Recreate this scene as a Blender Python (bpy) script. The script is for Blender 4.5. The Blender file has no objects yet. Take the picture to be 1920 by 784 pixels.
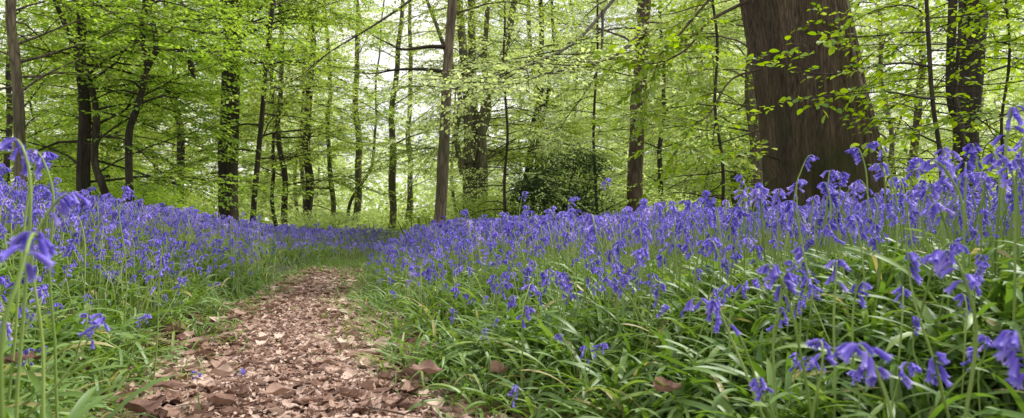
import bpy, math, random
import numpy as np
from mathutils import Vector
R = math.radians
rng = np.random.default_rng(11)
random.seed(11)
scene = bpy.context.scene
COL = scene.collection

# ------------------------------------------------------------------ camera facts
CAM_Z = 0.47
FPX, CX, HY = 1280.0, 960.0, 430.0          # focal length / centre / horizon of the photograph, in its pixels

def at(px, py, d):                           # world point seen at a pixel, d metres ahead
    return np.array([(px - CX) / FPX * d, d, CAM_Z - (py - HY) / FPX * d])

def sstep(x):
    x = np.clip(x, 0, 1)
    return x * x * (3 - 2 * x)

# ------------------------------------------------------------------ terrain
PY = np.array([-30, -2, 0, 1.0, 1.7, 2.73, 3.54, 6.4, 8.5, 11, 14, 18, 300])
PX = np.array([1.6, .95, .36, -.14, -.57, -.90, -1.13, -1.78, -2.1, -2.1, -1.9, -1.2, 0])

def path_x(y):
    return np.interp(y, PY, PX)

def path_hw(y):
    return np.interp(y, [0, 1.7, 2.7, 6.4, 9, 13], [.43, .42, .32, .28, .26, .2])

def edge_u(x, y):                            # distance outside the path edge (negative on it), and side
    dx = x - path_x(y)
    return np.abs(dx) - path_hw(y), np.sign(dx)

def ground_z(x, y):
    x = np.asarray(x, float); y = np.asarray(y, float)
    u, s = edge_u(x, y)
    u = np.maximum(u - .03, 0)
    left = (.25 * sstep(u / .8) + .17 * sstep((u - .4) / 2)) * (1 - .75 * sstep((np.hypot(x, y) - 6) / 7))
    right = .165 * sstep(u / 1.1) + .10 * sstep((u - 1.6) / 2.5) + .12 * np.exp(-((x - 1.3) / .5) ** 2 - ((y - 1.75) / .75) ** 2)
    z = np.where(s < 0, left, right)
    r = np.hypot(x, y)
    z = z * np.where(s < 0, 1, 1 - .6 * sstep((r - 14) / 16))
    z = z + np.where(u > 0, .018 * np.sin(x * 3.1 + 1.3 * np.sin(y * 2.2)) * np.sin(y * 2.7 + x) * sstep(u / .5), 0)
    return z + .5 * sstep((r - 40) / 60) * np.sin(x * .05) ** 2

# ------------------------------------------------------------------ mesh builder (numpy)
class MB:
    def __init__(self):
        self.V, self.Q, self.T, self.A, self.MQ, self.MT, self.n = [], [], [], [], [], [], 0

    def add(self, V, Q=None, T=None, tint=0.0, along=0.0, mat=0):
        V = np.asarray(V, float).reshape(-1, 3)
        A = np.zeros((len(V), 2)); A[:, 0] = tint; A[:, 1] = along
        if Q is not None and len(Q):
            Q = np.asarray(Q, np.int64).reshape(-1, 4); self.Q.append(Q + self.n)
            self.MQ.append(np.broadcast_to(mat if isinstance(mat, int) else mat[0], len(Q)).astype(np.int32))
        if T is not None and len(T):
            T = np.asarray(T, np.int64).reshape(-1, 3); self.T.append(T + self.n)
            self.MT.append(np.broadcast_to(mat if isinstance(mat, int) else mat[1], len(T)).astype(np.int32))
        self.V.append(V); self.A.append(A); self.n += len(V)

    def cat(self):
        V = np.concatenate(self.V) if self.V else np.zeros((0, 3))
        A = np.concatenate(self.A) if self.A else np.zeros((0, 2))
        Q = np.concatenate(self.Q) if self.Q else np.zeros((0, 4), np.int64)
        T = np.concatenate(self.T) if self.T else np.zeros((0, 3), np.int64)
        MQ = np.concatenate(self.MQ) if self.MQ else np.zeros(0, np.int32)
        MT = np.concatenate(self.MT) if self.MT else np.zeros(0, np.int32)
        return V, Q, T, A, MQ, MT

    def mesh(self, name, mats, smooth=True):
        V, Q, T, A, MQ, MT = self.cat()
        me = bpy.data.meshes.new(name)
        me.vertices.add(len(V)); me.vertices.foreach_set('co', V.astype(np.float32).ravel())
        nl = len(Q) * 4 + len(T) * 3
        me.loops.add(nl)
        me.loops.foreach_set('vertex_index', np.concatenate([Q.ravel(), T.ravel()]).astype(np.int32))
        me.polygons.add(len(Q) + len(T))
        me.polygons.foreach_set('loop_start', np.concatenate([np.arange(len(Q)) * 4, len(Q) * 4 + np.arange(len(T)) * 3]).astype(np.int32))
        me.polygons.foreach_set('material_index', np.concatenate([MQ, MT]).astype(np.int32))
        if smooth:
            me.polygons.foreach_set('use_smooth', np.ones(len(Q) + len(T), bool))
        for k, nm in enumerate(('tint', 'along')):
            at_ = me.attributes.new(nm, 'FLOAT', 'POINT')
            at_.data.foreach_set('value', A[:, k].astype(np.float32))
        for m in (mats if isinstance(mats, (list, tuple)) else [mats]):
            me.materials.append(m)
        me.update(calc_edges=True)
        return me

    def obj(self, name, mats, parent=None, smooth=True):
        o = bpy.data.objects.new(name, self.mesh(name, mats, smooth))
        COL.objects.link(o)
        if parent is not None:
            o.parent = parent
        return o

def scatter(mb, tpl, Rm, P, tint, mat_map=None):
    """copies of a template (MB.cat() tuple) with rotation-scale matrices Rm (N,3,3) at P (N,3), into one mesh"""
    V, Q, T, A, MQ, MT = tpl
    N, n = len(P), len(V)
    if N == 0: return
    VV = np.einsum('nij,vj->nvi', Rm, V) + P[:, None, :]
    off = (np.arange(N) * n)[:, None, None]
    QQ = (Q[None] + off).reshape(-1, 4); TT = (T[None] + off).reshape(-1, 3)
    tt = (A[:, 0][None] * .35 + np.asarray(tint)[:, None]).ravel()
    mb.add(VV.reshape(-1, 3), QQ, TT, tint=tt, along=np.tile(A[:, 1], N), mat=(np.tile(MQ, N), np.tile(MT, N)))

def rotz(a):
    a = np.asarray(a, float); c, s, z, o = np.cos(a), np.sin(a), np.zeros_like(a), np.ones_like(a)
    return np.stack([np.stack([c, -s, z], -1), np.stack([s, c, z], -1), np.stack([z, z, o], -1)], -2)

def rotx(a):
    a = np.asarray(a, float); c, s, z, o = np.cos(a), np.sin(a), np.zeros_like(a), np.ones_like(a)
    return np.stack([np.stack([o, z, z], -1), np.stack([z, c, -s], -1), np.stack([z, s, c], -1)], -2)

def roty(a):
    a = np.asarray(a, float); c, s, z, o = np.cos(a), np.sin(a), np.zeros_like(a), np.ones_like(a)
    return np.stack([np.stack([c, z, s], -1), np.stack([z, o, z], -1), np.stack([-s, z, c], -1)], -2)

def nrm(v):
    v = np.asarray(v, float)
    return v / np.maximum(np.linalg.norm(v, axis=-1, keepdims=True), 1e-9)

def tube(mb, pts, rad, sides=8, tint=0.0, mat=0, fn=None, cap=True):
    """tapered tube along a polyline; fn(theta, i) -> radius factor"""
    pts = np.asarray(pts, float); n = len(pts)
    rad = np.broadcast_to(np.asarray(rad, float), n)
    d = nrm(np.gradient(pts, axis=0))
    ref = np.array([1.0, 0, 0]) if abs(d[0][0]) < .9 else np.array([0, 1.0, 0])
    th = np.arange(sides) / sides * 2 * np.pi
    rings = []
    for i in range(n):
        a = ref - d[i] * np.dot(ref, d[i]); a /= np.linalg.norm(a); b = np.cross(d[i], a); ref = a
        r = rad[i] * (fn(th, i) if fn else 1.0)
        rings.append(pts[i] + (np.cos(th) * r)[:, None] * a + (np.sin(th) * r)[:, None] * b)
    V = np.concatenate(rings)
    k = np.arange(sides); k2 = (k + 1) % sides
    Q = np.concatenate([np.stack([i * sides + k, i * sides + k2, (i + 1) * sides + k2, (i + 1) * sides + k], -1) for i in range(n - 1)])
    T = None
    if cap:
        V = np.concatenate([V, pts[-1:] + d[-1] * rad[-1] * .6])
        T = np.stack([(n - 1) * sides + k, (n - 1) * sides + k2, np.full(sides, n * sides)], -1)
    mb.add(V, Q, T, tint=tint, along=np.concatenate([np.repeat(np.linspace(0, 1, n), sides), [1.0] if cap else []]), mat=mat)

def spline(P, n):
    """Catmull-Rom through the points, n samples"""
    P = np.asarray(P, float)
    E = np.concatenate([[2 * P[0] - P[1]], P, [2 * P[-1] - P[-2]]])
    t = np.linspace(0, len(P) - 1 - 1e-6, n); i = t.astype(int); f = (t - i)[:, None]
    a, b, c, d = E[i], E[i + 1], E[i + 2], E[i + 3]
    return .5 * (2 * b + (c - a) * f + (2 * a - 5 * b + 4 * c - d) * f ** 2 + (3 * b - 3 * c + d - a) * f ** 3)

# ------------------------------------------------------------------ tagging
def tag(o, label=None, cat=None, group=None, kind=None):
    if label: o['label'] = label
    if cat: o['category'] = cat
    if group: o['group'] = group
    if kind: o['kind'] = kind
    return o

def thing(name, label, cat, loc=(0, 0, 0), group=None):
    o = bpy.data.objects.new(name, None); COL.objects.link(o)
    o.empty_display_size = .1
    o.location = loc
    return tag(o, label, cat, group)

# ------------------------------------------------------------------ materials
def newmat(name):
    m = bpy.data.materials.new(name); m.use_nodes = True
    nt = m.node_tree; nt.nodes.clear()
    return m, nt, nt.nodes, nt.links

def ramp(N, stops):
    r = N.new('ShaderNodeValToRGB'); cr = r.color_ramp
    while len(cr.elements) < len(stops): cr.elements.new(.5)
    for e, (p, c) in zip(cr.elements, stops):
        e.position = p; e.color = (*c, 1)
    return r

def math_(N, L, op, a, b=None):
    m = N.new('ShaderNodeMath'); m.operation = op
    for i, v in enumerate((a, b)):
        if v is None: continue
        if isinstance(v, (int, float)): m.inputs[i].default_value = v
        else: L.new(v, m.inputs[i])
    return m.outputs[0]

def attr(N, name):
    a = N.new('ShaderNodeAttribute'); a.attribute_name = name
    return a.outputs['Fac']

def rand_tint(N, L, weight=.6):
    """per-piece attribute plus a little per-object variation, 0..1"""
    oi = N.new('ShaderNodeObjectInfo')
    return math_(N, L, 'ADD', attr(N, 'tint'), math_(N, L, 'MULTIPLY', oi.outputs['Random'], weight))

def leaf_mat(name, stops, trans=.5, gloss=.06, rough=.45, tsat=1.12, objw=0.0, noise=0.0, tcol=None):
    m, nt, N, L = newmat(name)
    f = rand_tint(N, L, objw) if objw else attr(N, 'tint')
    if noise:
        tc = N.new('ShaderNodeTexCoord'); nz = N.new('ShaderNodeTexNoise'); nz.inputs['Scale'].default_value = noise
        L.new(tc.outputs['Object'], nz.inputs['Vector'])
        f = math_(N, L, 'ADD', f, math_(N, L, 'MULTIPLY', math_(N, L, 'SUBTRACT', nz.outputs['Fac'], .5), .5))
    rp = ramp(N, stops); L.new(f, rp.inputs[0])
    hs = N.new('ShaderNodeHueSaturation'); hs.inputs['Saturation'].default_value = tsat; hs.inputs['Value'].default_value = 1.25
    hs.inputs['Hue'].default_value = .494
    L.new(rp.outputs[0], hs.inputs['Color'])
    d = N.new('ShaderNodeBsdfDiffuse'); L.new(rp.outputs[0], d.inputs['Color'])
    t = N.new('ShaderNodeBsdfTranslucent'); L.new(hs.outputs[0], t.inputs['Color'])
    mx = N.new('ShaderNodeMixShader'); mx.inputs[0].default_value = trans
    L.new(d.outputs[0], mx.inputs[1]); L.new(t.outputs[0], mx.inputs[2])
    g = N.new('ShaderNodeBsdfGlossy'); g.inputs['Roughness'].default_value = rough
    g.inputs['Color'].default_value = (.9, .95, 1, 1)
    lw = N.new('ShaderNodeLayerWeight'); lw.inputs['Blend'].default_value = .5
    m2 = N.new('ShaderNodeMixShader')
    L.new(math_(N, L, 'MULTIPLY', math_(N, L, 'ADD', math_(N, L, 'POWER', lw.outputs['Facing'], 4.0), .3), gloss), m2.inputs[0])
    L.new(mx.outputs[0], m2.inputs[1]); L.new(g.outputs[0], m2.inputs[2])
    o = N.new('ShaderNodeOutputMaterial'); L.new(m2.outputs[0], o.inputs[0])
    return m

def bark_mat(name, dark, light, moss=(.05, .06, .02), moss_amt=.3, scale=22, stretch=.18, bump=.5, dist=.012, rings=0.0, cells=2.0, foot=0.0):
    m, nt, N, L = newmat(name)
    tc = N.new('ShaderNodeTexCoord')
    mp = N.new('ShaderNodeMapping'); mp.inputs['Scale'].default_value = (1, 1, stretch)
    L.new(tc.outputs['Object'], mp.inputs[0])
    n0 = N.new('ShaderNodeTexNoise'); n0.inputs['Scale'].default_value = scale * .25; n0.inputs['Detail'].default_value = 3
    L.new(mp.outputs[0], n0.inputs[0])
    n1 = N.new('ShaderNodeTexNoise'); n1.inputs['Scale'].default_value = scale; n1.inputs['Detail'].default_value = 8; n1.inputs['Roughness'].default_value = .65
    n1.inputs['Distortion'].default_value = .6
    L.new(mp.outputs[0], n1.inputs[0])
    vo = N.new('ShaderNodeTexVoronoi'); vo.feature = 'DISTANCE_TO_EDGE'; vo.inputs['Scale'].default_value = scale * .8
    ad = N.new('ShaderNodeMixRGB'); ad.blend_type = 'ADD'; ad.inputs[0].default_value = .12
    L.new(mp.outputs[0], ad.inputs[1]); L.new(n0.outputs['Color'], ad.inputs[2]); L.new(ad.outputs[0], vo.inputs['Vector'])
    h = math_(N, L, 'ADD', math_(N, L, 'MULTIPLY', n1.outputs['Fac'], .8), math_(N, L, 'MULTIPLY', math_(N, L, 'MINIMUM', vo.outputs['Distance'], .25), cells))
    rp = ramp(N, [(.25, dark), (.55, tuple((a + b) / 2 for a, b in zip(dark, light))), (.95, light)])
    L.new(h, rp.inputs[0])
    # large soft patches: algae and pale lichen
    n2 = N.new('ShaderNodeTexNoise'); n2.inputs['Scale'].default_value = 2.3; n2.inputs['Detail'].default_value = 6
    L.new(tc.outputs['Object'], n2.inputs[0])
    r2 = ramp(N, [(.45, (0, 0, 0)), (.7, (1, 1, 1))]); L.new(n2.outputs['Fac'], r2.inputs[0])
    mm = N.new('ShaderNodeMixRGB'); mf = math_(N, L, 'MULTIPLY', r2.outputs[0], moss_amt)
    if foot:
        sp = N.new('ShaderNodeSeparateXYZ'); L.new(tc.outputs['Object'], sp.inputs[0])
        low = N.new('ShaderNodeMapRange'); low.inputs['From Min'].default_value = foot; low.inputs['From Max'].default_value = foot * .25
        L.new(sp.outputs['Z'], low.inputs['Value'])
        mf = math_(N, L, 'MINIMUM', math_(N, L, 'ADD', mf, math_(N, L, 'MULTIPLY', low.outputs[0], math_(N, L, 'MULTIPLY', n2.outputs['Fac'], 1.3))), .9)
    L.new(mf, mm.inputs[0])
    L.new(rp.outputs[0], mm.inputs[1]); mm.inputs[2].default_value = (*moss, 1)
    n3 = N.new('ShaderNodeTexNoise'); n3.inputs['Scale'].default_value = 5.1; n3.inputs['Detail'].default_value = 4
    L.new(mp.outputs[0], n3.inputs[0])
    r3 = ramp(N, [(.3, (.6, .6, .62)), (.7, (1.25, 1.22, 1.18))]); L.new(n3.outputs['Fac'], r3.inputs[0])
    mu = N.new('ShaderNodeMixRGB'); mu.blend_type = 'MULTIPLY'; mu.inputs[0].default_value = 1
    L.new(mm.outputs[0], mu.inputs[1]); L.new(r3.outputs[0], mu.inputs[2])
    b = N.new('ShaderNodeBump'); b.inputs['Strength'].default_value = bump; b.inputs['Distance'].default_value = dist
    if rings:
        wv = N.new('ShaderNodeTexNoise'); wv.inputs['Scale'].default_value = 6
        mp2 = N.new('ShaderNodeMapping'); mp2.inputs['Scale'].default_value = (.5, .5, 9)
        L.new(tc.outputs['Object'], mp2.inputs[0]); L.new(mp2.outputs[0], wv.inputs[0])
        h = math_(N, L, 'ADD', h, math_(N, L, 'MULTIPLY', wv.outputs['Fac'], rings))
    L.new(h, b.inputs['Height'])
    p = N.new('ShaderNodeBsdfPrincipled'); p.inputs['Roughness'].default_value = .85
    p.inputs['Specular IOR Level'].default_value = .25
    L.new(mu.outputs[0], p.inputs['Base Color']); L.new(b.outputs[0], p.inputs['Normal'])
    o = N.new('ShaderNodeOutputMaterial'); L.new(p.outputs[0], o.inputs[0])
    return m

M = {}
M['leaf_dark'] = leaf_mat('leaf_dark', [(0, (.15, .26, .04)), (.5, (.34, .50, .08)), (1, (.54, .68, .2))], .6)
M['leaf_mid'] = leaf_mat('leaf_mid', [(0, (.17, .26, .045)), (.5, (.38, .49, .10)), (1, (.58, .66, .24))], .58)
M['leaf_hazed'] = leaf_mat('leaf_hazed', [(0, (.30, .41, .12)), (.5, (.55, .66, .26)), (1, (.70, .77, .42))], .6)  # paler, washed-out green: haze of the deeper wood painted into the leaf colour
M['leaf_near'] = leaf_mat('leaf_near', [(0, (.14, .26, .022)), (.5, (.32, .46, .05)), (1, (.50, .59, .13))], .52)
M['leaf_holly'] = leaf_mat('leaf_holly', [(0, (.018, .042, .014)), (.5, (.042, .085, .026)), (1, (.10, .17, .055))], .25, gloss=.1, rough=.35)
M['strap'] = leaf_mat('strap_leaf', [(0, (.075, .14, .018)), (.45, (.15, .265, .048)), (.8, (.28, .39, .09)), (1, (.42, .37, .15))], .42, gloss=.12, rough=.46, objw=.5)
M['stem'] = leaf_mat('flower_stem', [(0, (.20, .31, .07)), (.6, (.33, .44, .13)), (1, (.45, .50, .22))], .25, gloss=.06, rough=.4, objw=.6)

def bell_material():
    m, nt, N, L = newmat('bluebell_petal')
    f = rand_tint(N, L, .55)
    rp = ramp(N, [(0, (.10, .068, .44)), (.4, (.215, .165, .73)), (.75, (.35, .285, .86)), (1, (.54, .44, .90))]); L.new(f, rp.inputs[0])
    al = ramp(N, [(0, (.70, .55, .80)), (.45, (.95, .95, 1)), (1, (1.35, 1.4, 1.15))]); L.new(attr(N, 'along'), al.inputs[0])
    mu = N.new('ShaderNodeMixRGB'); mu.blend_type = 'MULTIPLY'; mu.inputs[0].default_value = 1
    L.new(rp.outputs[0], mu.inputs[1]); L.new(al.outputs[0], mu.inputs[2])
    d = N.new('ShaderNodeBsdfDiffuse'); L.new(mu.outputs[0], d.inputs['Color'])
    t = N.new('ShaderNodeBsdfTranslucent'); L.new(mu.outputs[0], t.inputs['Color'])
    mx = N.new('ShaderNodeMixShader'); mx.inputs[0].default_value = .35
    L.new(d.outputs[0], mx.inputs[1]); L.new(t.outputs[0], mx.inputs[2])
    g = N.new('ShaderNodeBsdfGlossy'); g.inputs['Roughness'].default_value = .4
    fr = N.new('ShaderNodeLayerWeight'); fr.inputs['Blend'].default_value = .5
    m2 = N.new('ShaderNodeMixShader'); L.new(math_(N, L, 'MULTIPLY', math_(N, L, 'ADD', math_(N, L, 'POWER', fr.outputs['Facing'], 3.0), .2), .08), m2.inputs[0])
    L.new(mx.outputs[0], m2.inputs[1]); L.new(g.outputs[0], m2.inputs[2])
    o = N.new('ShaderNodeOutputMaterial'); L.new(m2.outputs[0], o.inputs[0])
    return m
M['bell'] = bell_material()

def litter_material():
    m, nt, N, L = newmat('dead_leaf')
    f = rand_tint(N, L, .75)
    tc = N.new('ShaderNodeTexCoord'); nz = N.new('ShaderNodeTexNoise'); nz.inputs['Scale'].default_value = 55; nz.inputs['Detail'].default_value = 4
    L.new(tc.outputs['Object'], nz.inputs[0])
    f = math_(N, L, 'ADD', f, math_(N, L, 'MULTIPLY', math_(N, L, 'SUBTRACT', nz.outputs['Fac'], .5), .35))
    rp = ramp(N, [(0, (.062, .031, .021)), (.3, (.21, .120, .087)), (.6, (.37, .245, .192)), (1, (.60, .46, .385))]); L.new(f, rp.inputs[0])
    b = N.new('ShaderNodeBump'); b.inputs['Strength'].default_value = .4; b.inputs['Distance'].default_value = .002
    vn = math_(N, L, 'POWER', math_(N, L, 'ABSOLUTE', math_(N, L, 'SINE', math_(N, L, 'MULTIPLY', attr(N, 'along'), 30.0))), .5)
    L.new(math_(N, L, 'ADD', nz.outputs['Fac'], math_(N, L, 'MULTIPLY', vn, .5)), b.inputs['Height'])
    vd = N.new('ShaderNodeMixRGB'); vd.blend_type = 'MULTIPLY'; vd.inputs[0].default_value = 1
    vr = ramp(N, [(0, (.72, .68, .66)), (.6, (1.04, 1.04, 1.04))]); L.new(vn, vr.inputs[0])
    L.new(rp.outputs[0], vd.inputs[1]); L.new(vr.outputs[0], vd.inputs[2]); rp = vd
    d = N.new('ShaderNodeBsdfPrincipled'); d.inputs['Roughness'].default_value = .62; d.inputs['Specular IOR Level'].default_value = .3
    L.new(rp.outputs[0], d.inputs['Base Color']); L.new(b.outputs[0], d.inputs['Normal'])
    t = N.new('ShaderNodeBsdfTranslucent'); L.new(rp.outputs[0], t.inputs['Color'])
    mx = N.new('ShaderNodeMixShader'); mx.inputs[0].default_value = .15
    L.new(d.outputs[0], mx.inputs[1]); L.new(t.outputs[0], mx.inputs[2])
    o = N.new('ShaderNodeOutputMaterial'); L.new(mx.outputs[0], o.inputs[0])
    return m
M['litter'] = litter_material()

def soil_material(name, stops, scale=14):
    m, nt, N, L = newmat(name)
    tc = N.new('ShaderNodeTexCoord'); nz = N.new('ShaderNodeTexNoise'); nz.inputs['Scale'].default_value = scale; nz.inputs['Detail'].default_value = 9
    nz.inputs['Roughness'].default_value = .7
    L.new(tc.outputs['Object'], nz.inputs[0])
    n2 = N.new('ShaderNodeTexNoise'); n2.inputs['Scale'].default_value = .8; n2.inputs['Detail'].default_value = 4
    L.new(tc.outputs['Object'], n2.inputs[0])
    f = math_(N, L, 'ADD', math_(N, L, 'MULTIPLY', nz.outputs['Fac'], .7), math_(N, L, 'MULTIPLY', n2.outputs['Fac'], .3))
    rp = ramp(N, stops); L.new(f, rp.inputs[0])
    b = N.new('ShaderNodeBump'); b.inputs['Strength'].default_value = .7; b.inputs['Distance'].default_value = .02
    L.new(nz.outputs['Fac'], b.inputs['Height'])
    p = N.new('ShaderNodeBsdfPrincipled'); p.inputs['Roughness'].default_value = .95
    L.new(rp.outputs[0], p.inputs['Base Color']); L.new(b.outputs[0], p.inputs['Normal'])
    o = N.new('ShaderNodeOutputMaterial'); L.new(p.outputs[0], o.inputs[0])
    return m
M['soil'] = soil_material('woodland_soil', [(.3, (.016, .018, .007)), (.5, (.035, .042, .014)), (.7, (.055, .06, .02))])
M['path'] = soil_material('path_soil', [(.3, (.05, .026, .016)), (.5, (.12, .064, .042)), (.7, (.22, .135, .09))], 40)
M['bark_dark'] = bark_mat('bark_dark', (.016, .012, .009), (.070, .055, .040), moss=(.04, .05, .018), moss_amt=.45)
M['bark_grey'] = bark_mat('bark_grey', (.045, .036, .024), (.20, .16, .11), moss=(.12, .125, .05), moss_amt=.6, rings=.5)
M['bark_brown'] = bark_mat('bark_brown', (.045, .030, .020), (.19, .135, .098), moss=(.09, .085, .04), moss_amt=.4, rings=.5)
M['bark_mossy'] = bark_mat('bark_mossy', (.035, .033, .018), (.16, .15, .085), moss=(.085, .10, .025), moss_amt=.7)
M['bark_old'] = bark_mat('bark_old', (.018, .012, .008), (.25, .178, .122), moss=(.06, .064, .02), moss_amt=.45, scale=52, stretch=.10, bump=1.0, dist=.025, cells=.9, foot=1.5)

# ------------------------------------------------------------------ ground and path
def build_ground():
    ys = np.concatenate([np.linspace(-40, -2, 12), np.arange(-1.7, 3, .08), np.arange(3, 12, .2), np.arange(12, 50, 1.2), np.linspace(52, 420, 24)])
    xs = np.concatenate([-np.linspace(420, 42, 20), np.arange(-40, -8, 1.2), np.arange(-8, -3.2, .25), np.arange(-3.2, 3.2, .08), np.arange(3.2, 8, .25), np.arange(8, 40, 1.2), np.linspace(42, 420, 20)])
    X, Y = np.meshgrid(xs, ys)
    V = np.stack([X.ravel(), Y.ravel(), ground_z(X.ravel(), Y.ravel())], -1)
    nx, ny = len(xs), len(ys)
    i, j = np.meshgrid(np.arange(nx - 1), np.arange(ny - 1)); k = (j * nx + i).ravel()
    mb = MB(); mb.add(V, np.stack([k, k + 1, k + nx + 1, k + nx], -1))
    tag(mb.obj('ground', M['soil']), kind='structure')

def build_path():
    ys = np.arange(-3, 7.6, .1)
    us = np.linspace(-1, 1, 15)
    hw = path_hw(ys) + .02 * np.sin(ys * 7)
    X = path_x(ys)[:, None] + us[None] * hw[:, None]
    Y = np.repeat(ys[:, None], len(us), 1)
    V = np.stack([X.ravel(), Y.ravel(), ground_z(X.ravel(), Y.ravel()) + .005], -1)
    nx = len(us)
    i, j = np.meshgrid(np.arange(nx - 1), np.arange(len(ys) - 1)); k = (j * nx + i).ravel()
    mb = MB(); mb.add(V, np.stack([k, k + 1, k + nx + 1, k + nx], -1))
    tag(mb.obj('path', M['path']), kind='structure')
build_ground(); build_path()

# ------------------------------------------------------------------ dead leaves
def dead_leaf_tpl(seed, nu=10, nv=7, L=.085, W=.05, lobed=False):
    g = np.random.default_rng(seed)
    u = np.linspace(0, 1, nu); v = np.linspace(-1, 1, nv)
    w = np.sin(np.pi * np.clip(u, .02, .985) ** .85) ** .8
    if lobed:
        w = w * (1 + .28 * np.sin(u * 22 + g.random() * 6)) * .95
    U, Vv = np.meshgrid(u, v, indexing='ij')
    x = (U - .5) * L
    w = w * (1 + .07 * g.normal(0, 1, nu))
    y = Vv * w[:, None] * W / 2
    curl = g.uniform(-9, 13) if seed % 3 else g.uniform(18, 38); fold = g.uniform(.0, .22)
    z = curl * x ** 2 * .35 + fold * np.abs(y) * g.choice([-1, 1, 1]) + .004 * np.sin(U * g.uniform(5, 9) + Vv * 3 + g.random() * 6) + .002 * np.sin(Vv * 7 + U * 11)
    roll = g.uniform(-16, 22) if seed % 3 else g.uniform(15, 45); z = z + roll * y ** 2
    x = x + g.uniform(-6, 6) * y * x
    V = np.stack([x.ravel(), y.ravel(), (z - z.min()).ravel()], -1); vein = (U - .42 * np.abs(Vv) * w[:, None]).ravel()
    i, j = np.meshgrid(np.arange(nu - 1), np.arange(nv - 1), indexing='ij'); k = (i * nv + j).ravel()
    mb = MB(); mb.add(V, np.stack([k, k + nv, k + nv + 1, k + 1], -1), tint=(.12 * g.random(len(V)) - .10 * (np.abs(Vv) < .1).ravel()), along=vein)
    tube(mb, [[-L * .5, 0, z[0, nv // 2] - z.min()], [-L * .66, .002, z[0, nv // 2] - z.min() + .004]], [.0008, .0006], 3, tint=0)
    return mb.cat()

DEAD = [dead_leaf_tpl(i, lobed=(i % 3 == 1)) for i in range(9)]
DEAD_LO = [dead_leaf_tpl(40 + i, 5, 3) for i in range(5)]

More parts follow.
